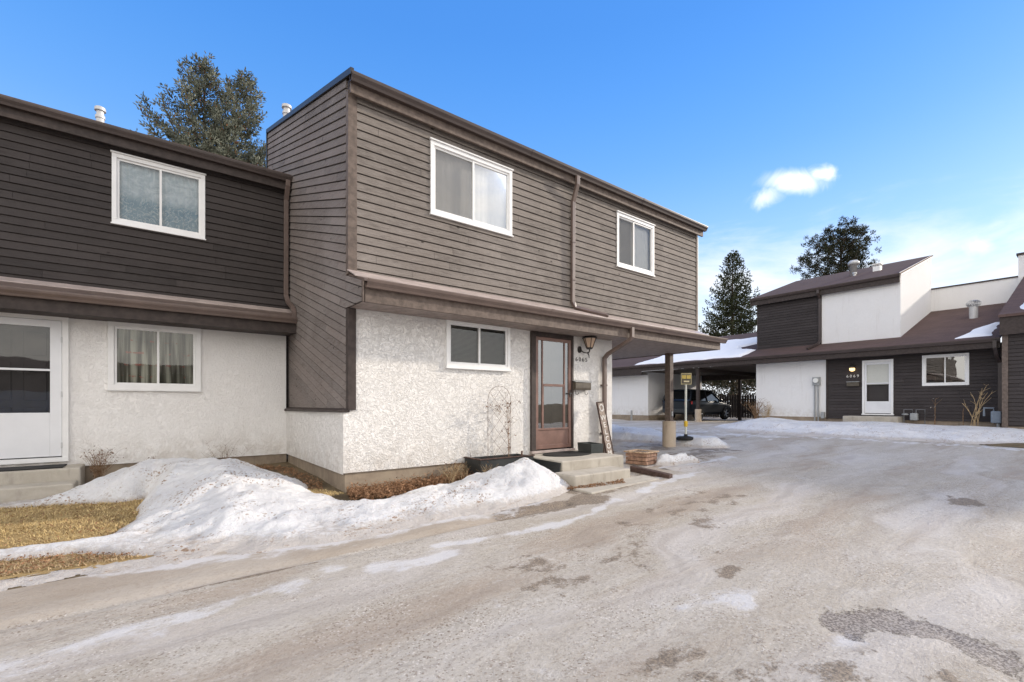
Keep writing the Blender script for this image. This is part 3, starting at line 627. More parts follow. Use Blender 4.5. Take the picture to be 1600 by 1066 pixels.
KERB = 4.20       # lane edge in front of the near row
def lane_z(S, T):
    z = g(S, T) + 0.035 * fbm(S * 0.5, T * 1.1) + 0.012 * fbm(S * 2.2, T * 5.0)
    # shallow gutter pan and broken edge of the lane
    z = z - 0.03 * np.exp(-((T - KERB - 0.02 * np.sin(S * 3)) / 0.06) ** 2) * (S < 4.2)
    return z
def build_ground():
    xs = axis([(-900, -100, 100), (-100, -20, 10), (-20, 60, 4), (60, 200, 20), (200, 1400, 150)]); X, Y = np.meshgrid(xs, xs, indexing='ij')
    tag(grid_mesh('ground', xs, xs, g(X, Y) - 0.12, 'ground'), 'bare winter ground stretching away behind the houses', 'ground', kind='structure')
    # icy lane and parking court
    xs = axis([(-14, -3, 0.5), (-3, -1.5, 0.12), (-1.5, 6, 0.04), (6, 12, 0.08), (12, 30, 0.3), (30, 46, 1)]); ys = axis([(-20, -4, 0.8), (-4, -1, 0.12), (-1, 5.6, 0.04), (5.6, 14, 0.1), (14, 30, 0.5)])
    S, T = np.meshgrid(xs, ys, indexing='ij')
    Sm = (S[:-1, :-1] + S[1:, 1:]) / 2; Tm = (T[:-1, :-1] + T[1:, 1:]) / 2
    keep = ~((Tm > 4.94) & (Sm < 6.28)) & ~((Tm > 6.2) & (Sm < 7.36)) & ~((Sm > 21.7) & (Tm < 10.2))
    nz = fbm(S * 1.6, T * 3.0, 4)
    ice = np.zeros(S.shape); mud = np.zeros(S.shape); wet = np.zeros(S.shape)
    for P, w, k in [([(-0.9, 3.5), (-0.2, 3.6), (0.5, 3.72), (1.1, 3.85)], 0.22, 0.52), ([(1.45, 3.72), (1.75, 3.62), (2.05, 3.6)], 0.10, 0.85), ([(2.1, 3.85), (2.7, 3.72), (3.4, 3.62), (4.1, 3.7), (4.75, 3.95)], 0.075, 0.8),
                    ([(5.4, 4.0), (6.2, 4.2), (7.0, 4.3)], 0.10, 0.8), ([(5.6, 4.55), (6.6, 4.35), (7.5, 4.3)], 0.10, 0.7), ([(7.2, 5.0), (8.6, 4.8), (9.8, 5.0)], 0.12, 0.8), ([(3.05, 1.75), (3.3, 1.6), (3.75, 1.58)], 0.20, 0.42), ([(3.1, 1.0), (3.25, 0.97)], 0.12, 0.5),
                    ([(-1, 5.3), (0.4, 4.75), (1.5, 4.55), (2.8, 4.5), (4.1, 4.55)], 0.16, 0.75), ([(10.0, 9.2), (10.6, 7.6), (10.9, 6.2)], 0.3, 0.5), ([(14, 14), (15, 9), (15.2, 7)], 1.2, 0.55), ([(16, 6), (16.5, 3), (16.6, 0)], 0.5, 0.6)]:
        ice = np.maximum(ice, k * np.clip(1 - line_d(S, T, P) / (2 * w) + 0.1, 0, 1))
    for P, w, k in [([(3.3, 4.33), (3.9, 4.25), (4.55, 4.05)], 0.17, 1.0), ([(4.7, 4.6), (5.4, 4.55), (6.5, 4.75)], 0.25, 0.75), ([(0.2, 4.15), (1.1, 4.12)], 0.04, 0.8), ([(7.5, 5.3), (9, 5.6), (10.8, 5.9)], 0.45, 0.62), ([(3.55, 1.85), (3.75, 1.9)], 0.07, 0.9),
                    ([(8.05, 1.15), (8.3, 1.1)], 0.16, 0.7), ([(7.5, 7.4), (10, 7.0)], 0.9, 0.45), ([(12.5, 7.2), (14.5, 6.9)], 0.4, 0.5), ([(1.9, 1.35), (2.3, 1.35), (2.9, 0.6)], 0.35, 0.50), ([(2.6, 2.6), (4.2, 2.9), (6, 3.2)], 0.5, 0.36), ([(13.5, 8.8), (14.6, 8.2)], 0.35, 0.55)]:
        mud = np.maximum(mud, k * np.clip(1 - line_d(S, T, P) / (2 * w) + 0.1, 0, 1))
    wet = np.maximum(wet, 0.95 * soft(poly_d(S, T, [(3.3, 1.12), (3.55, 1.18), (3.9, 0.95), (3.95, 0.72), (3.85, 0.5), (3.7, 0.2), (3.45, 0.28), (3.62, 0.62), (3.5, 0.85), (3.28, 0.95)]), 0.14))
    pan = soft(T - KERB + 0.02 * np.sin(S * 3), 0.03) * soft(4.6 - S, 0.6)
    n3 = 0.9 * fbm(S * 5, T * 8, 4); ice = ice + n3 * (ice > 0.02); mud = mud + n3 * (mud > 0.02); wet = wet + 0.8 * n3 * (wet > 0.02)
    Z = lane_z(S, T) - 0.02 * wet
    tag(grid_mesh('road', xs, ys, Z, 'icy_road', keep, dict(ice=ice + 0.2 * nz, mud=mud + 0.2 * nz, wet=wet, pan=pan)), 'sanded icy lane and parking court of worn pavement', 'road', kind='structure')
    # yard in front of and between the houses
    xs = axis([(-14, -3, 0.5), (-3, 7.4, 0.06)]); ys = axis([(4.8, 10, 0.06)]); S, T = np.meshgrid(xs, ys, indexing='ij'); Sm = (S[:-1, :-1] + S[1:, 1:]) / 2; Tm = (T[:-1, :-1] + T[1:, 1:]) / 2
    keep = ~((Tm > 6.3) & (Sm > 2.1)) & ~(Tm > 9.6) & ~((Tm < 6.15) & (Sm > 6.34))
    Z = g(S, T) + 0.03 * fbm(S * 2, T * 2) * soft(T - 5.3, 0.2) - 0.012 - 0.02 * soft(T - 5.2, 0.2) + 0.09 * soft(T - 5.5, 0.3) * soft(S - 1.2, 0.4)
    k_ = soft(T - 5.3, 0.25); Z = Z * k_ + (lane_z(S, T) - 0.008) * (1 - k_)
    tag(grid_mesh('yard_soil', xs, ys, Z, 'ground', keep), 'bare soil of the front yards beside the foundations', 'ground', kind='structure')
build_ground()

# near snow: ridges given as (s, t, top height above datum)
def ridge_h(S, T, pts, front, back, fr=None):
    best = np.full(S.shape, -1.0)
    for i_, ((x1, y1, z1), (x2, y2, z2)) in enumerate(zip(pts, pts[1:])):
        for k in np.linspace(0, 1, 15):
            x, y, z = x1 + (x2 - x1) * k, y1 + (y2 - y1) * k, z1 + (z2 - z1) * k
            if fr: front = fr[i_] + (fr[i_ + 1] - fr[i_]) * k
            dx = S - x; dy = T - y; r = np.hypot(dx / 0.75, dy / np.where(dy < 0, front, back)); h0 = z - gf(x, y)
            best = np.maximum(best, h0 * (0.5 + 0.5 * np.cos(np.clip(r, 0, 1) * math.pi)) ** 0.85)
    return best
LAWN1 = [(-4, 8.3), (-1.42, 8.12), (-0.7, 7.85), (-0.3, 7.72), (0.03, 7.82), (0.10, 7.45), (-0.05, 6.95), (-0.14, 6.5), (-0.34, 5.92), (-1.0, 6.02), (-4, 7.0)]
LAWN2 = [(-4, 6.5), (-0.98, 5.75), (-0.5, 5.55), (-0.02, 5.12), (-0.4, 5.16), (-1.1, 5.30), (-4, 6.0)]
BED = [(1.86, 6.3), (1.80, 5.84), (2.0, 5.62), (2.35, 5.60), (2.75, 5.75), (3.2, 5.82), (3.75, 5.72), (3.9, 6.3)]
NOOK = [(0.9, 9.6), (1.0, 8.7), (1.45, 8.75), (1.72, 8.0), (1.72, 7.0), (1.55, 6.55), (1.75, 6.05), (2.1, 6.1), (2.1, 9.6)]
def snow_near(S, T):
    h = ridge_h(S, T, [(-0.45, 8.25, 0.30), (-0.22, 8.15, 0.46), (0.02, 7.95, 0.56), (0.38, 7.65, 0.56), (0.75, 7.25, 0.57), (1.08, 6.95, 0.43), (1.34, 6.7, 0.26)], 2.9, 1.1, [0.6, 0.75, 1.1, 1.9, 2.6, 2.7, 2.3])
    h = np.maximum(h, ridge_h(S, T, [(1.6, 5.4, 0.16), (2.4, 5.2, 0.16), (3.07, 5.28, 0.23), (3.65, 5.32, 0.30), (4.05, 5.26, 0.42), (4.35, 5.20, 0.48), (4.60, 5.02, 0.31)], 1.15, 0.65))
    E1 = [(-3, 5.05), (-1.6, 5.0), (-1.0, 4.98), (-0.1, 4.95), (0.4, 4.82), (1.5, 4.58), (2.6, 4.52), (3.6, 4.60), (4.3, 4.72), (4.72, 4.85), (4.80, 5.6), (4.75, 6.3), (2.0, 6.3), (2.0, 9.5), (-0.78, 9.5), (-0.80, 8.5), (-3, 8.5)]
    d = poly_d(S, T, E1); n = fbm(S * 3.0, T * 4.5, 4); n2 = fbm(S * 9, T * 12, 3)
    base = 0.055 * np.clip(d / 0.45, -1, 1) + 0.09 * np.clip(n + 0.05, -0.6, 0.6) * soft(d - 0.1, 0.3)
    h = np.maximum(h, 0) * soft(d + 0.05, 0.12) + base
    for P, k in ((LAWN1, 0.5), (LAWN2, 0.5), (BED, 0.55), (NOOK, 0.7)):
        dl = poly_d(S, T, P) + 0.30 * n + 0.08 * n2; h = h * (1 - soft(dl - 0.04, 0.16) * (k < 0.53)) - k * np.clip(dl + 0.05, 0, 0.5)
    h = h - 0.9 * np.clip(0.26 - np.minimum(9.5 - T, 9) + 0.1 * n, 0, 1)          # melted back from the foundations
    h = h - 0.9 * np.clip(0.16 - (6.2 - T) + 0.1 * n, 0, 1) * (S > 1.9)
    h = h + (0.075 * n + 0.05 * fbm(S * 1.7 + 9, T * 2.4, 4)) * soft(h - 0.03, 0.12) + 0.020 * n2 + 0.008 * fbm(S * 24, T * 28, 2)
    h = h - 0.10 * np.clip(fbm(S * 1.1 + 3, T * 2.6 + 5, 5) + 0.06, 0, 1) * soft(5.35 - T, 0.35)
    # snow strip lodged in the nook by the wall
    nk = 0.06 * np.clip(poly_d(S, T, [(1.05, 8.9), (1.3, 9.1), (1.62, 8.5), (1.7, 7.6), (1.55, 7.1), (1.3, 7.6)]) / 0.1 + n, -1, 1)
    return np.maximum(h, np.where((S > 0.8) & (T > 6.6), nk, -1))
def build_snow(name, xs, ys, fn, base, label, m='snow'):
    S, T = np.meshgrid(xs, ys, indexing='ij'); h = fn(S, T); hm = np.maximum(np.maximum(h[:-1, :-1], h[1:, :-1]), np.maximum(h[:-1, 1:], h[1:, 1:]))
    return tag(grid_mesh(name, xs, ys, base(S, T) + np.maximum(h, -0.05), m, hm > -0.012, dict(thin=np.clip(1 - h / 0.10, 0, 1))), label, 'snow', kind='stuff')
build_snow('snow_bank', np.arange(-3, 5.0, 0.03), np.arange(4.3, 9.5, 0.03), snow_near, lambda S, T: g(S, T) + 0.01, 'melting snow heaped over the front yards beside the lane')
def lumps(P, hh, w=0.3, fr=3.0, amp=0.10, cut=None):
    def f(S, T):
        d = poly_d(S, T, P); n = fbm(S * fr, T * fr, 4)
        return hh * np.clip((d + 0.25 * n * w * 2) / w, -0.5, 1) + amp * n * soft(d, w)
    return f
build_snow('snow_patch', np.arange(7.2, 9.2, 0.03), np.arange(4.4, 5.9, 0.03), lambda S, T: np.maximum(lumps([(7.45, 5.25), (7.7, 5.4), (8.05, 5.35), (8.6, 5.15), (8.5, 4.95), (7.8, 5.05)], 0.17, 0.14, 4, 0.12)(S, T), lumps([(7.0, 4.95), (8.2, 4.85), (9.0, 4.75), (8.6, 4.55), (7.4, 4.6)], 0.02, 0.12, 4, 0.02)(S, T)), lambda S, T: g(S, T) + 0.012, 'small lump of snow right of the wooden planter box')
build_snow('snow_strip', np.arange(8.8, 13.8, 0.05), np.arange(5.4, 15.5, 0.05), lumps([(9.3, 11.5), (9.9, 9.4), (10.5, 8.1), (10.75, 6.9), (10.7, 6.15), (11.3, 5.8), (12, 6.2), (12.2, 7.6), (12.8, 9.5), (13.2, 12), (12.6, 14.8), (10.8, 14.9), (9.8, 13)], 0.20, 0.30, 1.6, 0.16), lambda S, T: g(S, T) + 0.01, 'low strip of snow beyond the tan carport post under the parking sign')
build_snow('snow_drift', axis([(15.3, 22, 0.09)]), axis([(-3, 10.6, 0.09)]), lumps([(15.9, 9.0), (16.6, 9.4), (19.5, 9.9), (21.6, 9.9), (21.7, -2.5), (17.9, -2.5), (17.6, 1.4), (17.3, 3.2), (16.3, 5.2), (15.6, 7.6)], 0.27, 1.3, 0.8, 0.16), lambda S, T: g(S, T) + 0.01, 'long snow drift in front of the dark house across the lane')
build_snow('snow_heap', axis([(19, 22, 0.09)]), axis([(15.5, 22, 0.09)]), lumps([(19.9, 18.2), (21.2, 16.9), (21.5, 17.2), (21.5, 21.5), (20.2, 21.5)], 0.10, 0.8, 0.8, 0.08), lambda S, T: g(S, T) + 0.01, 'snow heap against the white wall left of the far carport')

def blades(P, n, hgt, name, m, label, lean=0.6, w=0.006, zf=g, kind='stuff', seed=3, zoff=0.0):
    rnd = random.Random(seed); mb = MB(); xs = [p[0] for p in P]; ys = [p[1] for p in P]; cnt = 0
    while cnt < n:
        x = rnd.uniform(min(xs), max(xs)); y = rnd.uniform(min(ys), max(ys))
        if not in_poly(np.array([x]), np.array([y]), P)[0]: continue
        cnt += 1; a = rnd.uniform(0, 6.28); l = rnd.uniform(0, lean) * hgt * 2; h = rnd.uniform(0.4, 1.0) * hgt; z = gf(x, y) + zoff
        ww = w * rnd.uniform(0.6, 1.4); b = a + 1.57; mb.ct = rnd.random()
        mb.poly([(x - ww * math.cos(b), y - ww * math.sin(b), z), (x + ww * math.cos(b), y + ww * math.sin(b), z), (x + l * math.cos(a), y + l * math.sin(a), z + h)])
    o = mb.build(name, m, fixn=False); return tag(o, label, 'grass', kind=kind)
# straw lawn sheets and blades
def patch_sheet(P, name, m, label, zo):
    xs = np.arange(min(p[0] for p in P) - 0.1, max(p[0] for p in P) + 0.1, 0.04); ys = np.arange(min(p[1] for p in P) - 0.1, max(p[1] for p in P) + 0.1, 0.04); S, T = np.meshgrid(xs, ys, indexing='ij')
    d = poly_d(S, T, P) + 0.10 * fbm(S * 5, T * 5, 4); dm = d[:-1, :-1] > -0.08
    return tag(grid_mesh(name, xs, ys, g(S, T) + zo + 0.02 * fbm(S * 4, T * 4) + 0.03 * np.clip(d, -1, 0.3), m, dm), label, 'lawn', kind='stuff')
patch_sheet(LAWN1, 'lawn', 'lawn', 'straw coloured lawn patch left of the big snow mound', 0.015)
patch_sheet(LAWN2, 'lawn_strip', 'lawn', 'narrow strip of straw grass nearest the lane at the left', 0.012)
blades(LAWN1, 20000, 0.035, 'dry_grass', 'straw', 'dry yellow grass blades on the lawn patch left of the snow mound', 1.1, 0.004, zoff=0.02)
blades(LAWN2, 7000, 0.028, 'dry_grass_strip', 'straw_pale', 'dry grass and leaf litter on the narrow strip beside the lane', 1.1, 0.005, seed=5, zoff=0.015)
blades([(1.5, 6.6), (1.75, 6.4), (1.95, 6.0), (1.75, 5.95), (1.5, 6.3)], 900, 0.03, 'mossy_grass', 'straw', 'yellow tuft of grass at the foot of the house corner', 1.0, 0.004, seed=6, zoff=0.10)

# ---------------------------------------------------------------- houses
GUT = [(0, 0), (0, -0.105), (0.062, -0.105), (0.074, -0.075), (0.100, -0.038), (0.106, -0.012), (0.106, 0), (0.096, 0), (0.092, -0.03), (0.066, -0.07), (0.056, -0.096), (0.008, -0.096), (0.008, 0)]
def gutter(parent, ax, back, ztop, a, b, m='gutter_brown'):
    fn = (lambda u, v, w: (w, back - u, ztop + v)) if ax == 's' else (lambda u, v, w: (back - u, w, ztop + v))
    mb = MB().extr(GUT, fn, a, b)
    L = abs(b - a); k = 1
    while k * 3.05 < L:      # joint straps
        w0 = min(a, b) + k * 3.05; mb.extr([(p[0] * 1.03 + (0.002 if i > 5 else 0), p[1] * 1.02) for i, p in enumerate(GUT)], fn, w0, w0 + 0.05); k += 1
    return mb.build('gutter', m, parent)
def slab(mb, ax, a0, a1, c0, z0, c1, z1, th):      # sloping slab; (c,z) runs up the slope, a along the wall
    P = (lambda a, c, z: (a, c, z)) if ax == 's' else (lambda a, c, z: (c, a, z))
    return mb.hexa([P(a0, c0, z0 - th), P(a1, c0, z0 - th), P(a1, c1, z1 - th), P(a0, c1, z1 - th), P(a0, c0, z0), P(a1, c0, z0), P(a1, c1, z1), P(a0, c1, z1)])
SPOUT = rect(0.075, 0.055)
def roof_vent(parent, x, y, zb, zt, r=0.09, m='metal_galv', kind='pipe'):
    mb = MB()
    if kind == 'pipe': mb.lathe([(r, zb - 0.2), (r, zt - 0.22), (r * 1.18, zt - 0.21), (r * 1.18, zt - 0.16), (r * 0.9, zt - 0.15), (r * 0.9, zt - 0.08), (r * 1.35, zt - 0.07), (r * 1.35, zt - 0.015), (r * 1.1, zt)], x, y)
    elif kind == 'dome': mb.lathe([(r * 0.8, zb - 0.2), (r * 0.8, zt - 0.20), (r * 1.25, zt - 0.20), (r * 1.25, zt - 0.08), (r * 0.9, zt - 0.01), (r * 0.2, zt)], x, y)
    elif kind == 'turbine':
        mb.lathe([(r * 0.75, zb - 0.2), (r * 0.75, zt - 0.24), (r * 0.7, zt - 0.235)], x, y)
        for k in range(18):
            a = 2 * math.pi * k / 18; p = [(x + rr * math.cos(a + o), y + rr * math.sin(a + o), zt + zz) for rr, o, zz in ((r * 0.75, 0, -0.23), (r * 1.12, 0.15, -0.17), (r * 1.15, 0.3, -0.09), (r * 0.6, 0.42, -0.015))]
            mb.sweep(p, rect(0.05, 0.004), (0, 0, 1))
        mb.lathe([(r * 0.72, zt - 0.02), (r * 0.5, zt), (0.01, zt + 0.005)], x, y)
    else:
        mb.box(x - 0.13, x + 0.13, y - 0.13, y + 0.13, zb - 0.2, zt - 0.12); mb.box(x - 0.16, x + 0.16, y - 0.16, y + 0.16, zt - 0.04, zt)
        for dx in (-1, 1):
            for dy in (-1, 1): mb.box(x + dx * 0.12 - 0.01, x + dx * 0.12 + 0.01, y + dy * 0.12 - 0.01, y + dy * 0.12 + 0.01, zt - 0.12, zt - 0.04)
    return mb.build('roof_vent', m, parent, smooth=(kind == 'dome'))

def main_house():
    h = thing('town_house', 'two storey town house with weathered plank upper floor, white stucco below and brown storm door', 'house', (6.2, 6.4, 0.2), group=None)
    F = Plane('s', 6.2); SD = Plane('t', 2.065)
    lw = (3.53, 4.749, 1.96, 2.70); dr = (5.205, 6.235, 0.56, 2.665); w1 = (3.259, 4.788, 4.225, 5.315); w2 = (7.499, 8.755, 4.22, 5.32)
    m = MB(); sheet(m, F, 2.15, 7.376, 0.48, 2.70, [lw, dr]); sheet(m, F, 1.99, 2.15, 0.48, 1.315)
    m.poly([(1.99, 6.2, 0.46), (1.99, 9.5, 0.46), (1.99, 9.5, 1.30), (1.99, 6.2, 1.315)]); m.poly([(1.99, 6.2, 0.48), (7.376, 6.2, 0.48), (7.376, 6.24, 0.48), (1.99, 6.24, 0.48)])
    m.poly([(1.99, 6.2, 1.315), (2.15, 6.2, 1.315), (2.15, 6.3, 1.315), (1.99, 6.3, 1.315)])
    m.poly([(7.376, 6.2, 0.3), (7.376, 11.5, 0.3), (7.376, 11.5, 2.70), (7.376, 6.2, 2.70)]); m.build('stucco_wall', 'stucco', h, fixn=False)
    m = MB(); m.box(2.02, 7.37, 6.225, 6.45, -0.3, 0.482); m.box(2.02, 2.3, 6.45, 9.48, -0.3, 0.47); m.build('foundation', 'foundation', h)
    # plank cladding of the front
    m = MB(); boards(m, F, [(2.165, 3.10), (10.46, 3.10), (10.46, 5.60), (2.165, 5.60)], holes=[w1, w2]); m.build('plank_siding', 'siding_main', h)
    m = MB(); sheet(m, F, 2.07, 10.5, 2.70, 5.65, [w1, w2], n=-0.002); m.poly([(10.5, 6.2, 2.7), (10.5, 11.56, 2.7), (10.5, 11.56, 7.4), (10.5, 6.2, 5.7)]); m.poly([(2.07, 11.56, 0.2), (10.5, 11.56, 0.2), (10.5, 11.56, 7.45), (2.07, 11.56, 7.45)]); m.build('sheathing', 'trim_dark', h, fixn=False)
    # slanted plank cladding of the side
    sl = 0.323; ang = math.atan(sl); m = MB()
    boards(m, SD, [(6.262, 1.32), (11.56, 1.32), (11.56, 7.47), (6.262, 5.765)], ang); boards(m, SD, [(5.68, 2.68), (6.262, 2.68), (6.262, 3.115), (5.68, 2.93)], ang)
    m.build('plank_siding', 'siding_side', h)
    m = MB(); m.poly([(2.066, 6.2, 1.3), (2.066, 11.56, 1.3), (2.066, 11.56, 7.45), (2.066, 6.2, 5.7)]); m.poly([(2.066, 5.66, 2.67), (2.066, 6.25, 2.67), (2.066, 6.25, 3.10), (2.066, 5.66, 2.93)]); m.build('sheathing', 'trim_dark', h, fixn=False)
    for q in ((2.045, 2.165, 6.172, 6.26, 3.12, 5.56), (2.048, 2.064, 5.63, 5.678, 2.66, 2.93), (10.46, 10.52, 6.168, 6.3, 3.0, 5.56)): MB().box(*q).build('corner_trim', 'trim_brown', h, bevel=0.003)
    m = MB(); m.box(2.045, 2.15, 6.165, 6.262, 1.315, 2.668); m.hexa([(1.955, 6.18, 1.285), (2.07, 6.18, 1.285), (2.07, 9.5, 1.275), (1.955, 9.5, 1.265), (1.96, 6.18, 1.315), (2.07, 6.18, 1.345), (2.07, 9.5, 1.345), (1.96, 9.5, 1.305)])
    m.build('base_trim', 'trim_dark', h, bevel=0.003)
    MB().box(10.521, 10.56, 6.18, 6.34, 3.0, 5.47).build('corner_trim', 'metal_grey', h)
    # upper eave
    m = MB(); m.box(2.05, 10.62, 6.085, 6.125, 5.475, 5.70); m.box(2.07, 10.6, 6.125, 6.2, 5.56, 5.60); m.build('fascia', 'trim_brown', h, bevel=0.002)
    gutter(h, 's', 6.083, 5.70, 2.035, 10.66, 'gutter_dark')
    m = MB(); slab(m, 's', 2.04, 10.62, 6.03, 5.735, 11.6, 5.735 + sl * 5.57, 0.06); m.build('roof', 'shingle', h)
    m = MB(); m.hexa([(2.02, 6.0, 5.66), (2.064, 6.0, 5.66), (2.064, 11.62, 7.475), (2.02, 11.62, 7.475), (2.02, 6.0, 5.745), (2.064, 6.0, 5.745), (2.064, 11.62, 7.56), (2.02, 11.62, 7.56)]); m.box(2.02, 2.062, 11.56, 11.62, 1.4, 7.50); m.build('edge_flashing', 'black_metal', h)
    roof_vent(h, 2.38, 11.3, 7.4, 8.08, 0.076)
    # pent roof and its eave over the ground floor and carport
    m = MB(); slab(m, 's', 2.06, 10.74, 5.62, 2.945, 6.2, 3.13, 0.03); m.build('pent_roof', 'gutter_brown', h)
    m = MB(); slab(m, 's', 2.03, 10.50, 5.86, 3.036, 6.17, 3.175, 0.012); m.build('flashing', 'flashing', h)
    gutter(h, 's', 5.66, 2.94, 2.085, 10.78)
    m = MB(); m.box(2.085, 7.28, 5.662, 5.70, 2.665, 2.90); m.box(7.20, 10.60, 5.664, 5.695, 2.675, 2.90); m.box(10.60, 10.64, 5.665, 11.5, 2.675, 2.95); m.build('fascia', 'trim_brown', h, bevel=0.002)
    m = MB()
    y = 5.70
    while y < 6.19: m.box(2.07, 7.30, y + 0.003, min(y + 0.165, 6.198), 2.672, 2.69); y += 0.165
    x = 5.70
    m.ct = 0.5
    y = 5.702
    while y < 11.4: m.box(7.38 if y > 6.2 else 7.31, 10.595, y + 0.008, y + 0.132, 2.692, 2.71); y += 0.14
    m.build('soffit', 'soffit_brown', h)
    MB().box(2.07, 10.6, 5.70, 11.5, 2.712, 2.725).build('sheathing', 'trim_dark', h)
    # posts of the carport
    for ty in (6.95, 11.2):
        zz = gf(10.5, ty); m = MB(); m.box(10.425, 10.575, ty - 0.075, ty + 0.075, 0.95, 2.69); p = m.build('post', 'trim_brown', h, bevel=0.004)
        m = MB(); m.lathe([(0.168, zz - 0.3), (0.166, 0.94), (0.158, 0.957)], 10.5, ty, 28); m.build('post_base', 'pier_tan', p)
        if ty < 8: MB().box(10.47, 10.53, ty - 0.10, ty - 0.075, 1.08, 1.2).build('outlet_box', 'metal_grey', p, bevel=0.004)
    # downspouts
    m = MB().sweep([(6.2, 6.02, 5.60), (6.2, 6.025, 5.45), (6.2, 6.135, 5.16), (6.2, 6.145, 3.30), (6.24, 6.12, 3.20), (6.86, 5.94, 3.105), (6.92, 5.92, 3.085)], SPOUT, (1, 0, 0.02)); d = m.build('downspout', 'gutter_brown', h, bevel=0.004)
    for z in (4.4, 3.7): MB().box(6.155, 6.245, 6.105, 6.2, z, z + 0.03).build('strap', 'gutter_brown', d)
    m = MB().sweep([(7.25, 5.605, 2.86), (7.25, 5.605, 2.68), (7.235, 5.64, 2.62), (7.09, 6.06, 2.38), (7.07, 6.13, 2.30), (7.07, 6.135, 0.30)], rect(0.078, 0.062), (1, 0, 0.02)); d = m.build('downspout', 'gutter_brown', h, bevel=0.004)
    for z in (1.75, 0.8): MB().box(7.02, 7.12, 6.10, 6.2, z, z + 0.03).build('strap', 'gutter_brown', d)
    window(h, F, *w1, split=0.5, screen=0, cur=('curtain_grey', 'curtain_white'), seed=3, fold=0.001)
    window(h, F, *w2, split=0.44, screen=0, cur=('curtain_grey', 'curtain_white'), seed=9, fold=0.001)
    window(h, F, *lw, split=0.5, cas=0.055, cur=('blind', 'blind'), blind=True, glassm='glass', hood=True)
    # brown storm door
    a0, a1, z0, z1 = dr; m = MB(); F.box(m, a0, a0 + 0.10, z0, z1, -0.1, 0.045); F.box(m, a1 - 0.05, a1, z0, z1, -0.1, 0.045); F.box(m, a0 + 0.1, a1 - 0.05, z1 - 0.075, z1, -0.1, 0.045); m.build('door_frame', 'trim_dark', h, bevel=0.003)
    m = MB(); F.box(m, a0 - 0.01, a1 + 0.01, z0 - 0.03, z0 + 0.012, -0.1, 0.07); m.build('door_sill', 'flashing', h, bevel=0.003)
    x0, x1, b, tp = a0 + 0.104, a1 - 0.054, z0 + 0.035, z1 - 0.08; m = MB(); n0, n1 = 0.0, 0.03
    F.box(m, x0, x0 + 0.062, b, tp, n0, n1); F.box(m, x1 - 0.062, x1, b, tp, n0, n1); F.box(m, x0 + 0.062, x1 - 0.062, tp - 0.06, tp, n0, n1); F.box(m, x0 + 0.062, x1 - 0.062, b, b + 0.07, n0, n1)
    F.box(m, x0 + 0.062, x1 - 0.062, b + 0.07, 0.93, n0, n1 - 0.012); F.box(m, x0 + 0.062, x1 - 0.062, 0.93, 0.965, n0, n1)
    for xx in (x0 + 0.165, x1 - 0.165): F.box(m, xx - 0.013, xx + 0.013, 0.965, tp - 0.06, n0 + 0.004, n1 - 0.002)
    F.box(m, x0 + 0.178, x1 - 0.178, 1.71, 1.755, n0 + 0.004, n1 + 0.002); F.box(m, x0 + 0.178, x0 + 0.196, 0.965, 1.71, n0 + 0.006, n1 - 0.006); F.box(m, x1 - 0.196, x1 - 0.178, 0.965, 1.71, n0 + 0.006, n1 - 0.006)
    d = m.build('storm_door', 'door_brown', h, bevel=0.003)
    MB().poly([F.pt(x0 + 0.05, 0.95, 0.012), F.pt(x1 - 0.05, 0.95, 0.012), F.pt(x1 - 0.05, tp - 0.05, 0.012), F.pt(x0 + 0.05, tp - 0.05, 0.012)]).build('glass', 'glass_dark', d)
    m = MB(); F.box(m, x1 - 0.045, x1 - 0.02, 1.52, 1.66, n1, n1 + 0.012); F.box(m, x1 - 0.08, x1 - 0.02, 1.575, 1.60, n1 + 0.012, n1 + 0.035); m.build('handle', 'black_metal', d, bevel=0.003)
    m = MB(); F.box(m, a0 + 0.05, a1 - 0.03, z0, z1 - 0.02, -0.12, -0.09)
    for (px, pz, pw, ph) in ((5.47, 0.75, 0.2, 0.62), (5.78, 0.75, 0.2, 0.62), (5.47, 1.5, 0.2, 0.9), (5.78, 1.5, 0.2, 0.9)): F.box(m, px, px + pw, pz, pz + ph, -0.09, -0.08)
    m.build('inner_door', 'door_inner', h, bevel=0.004)
    return h
main_house()

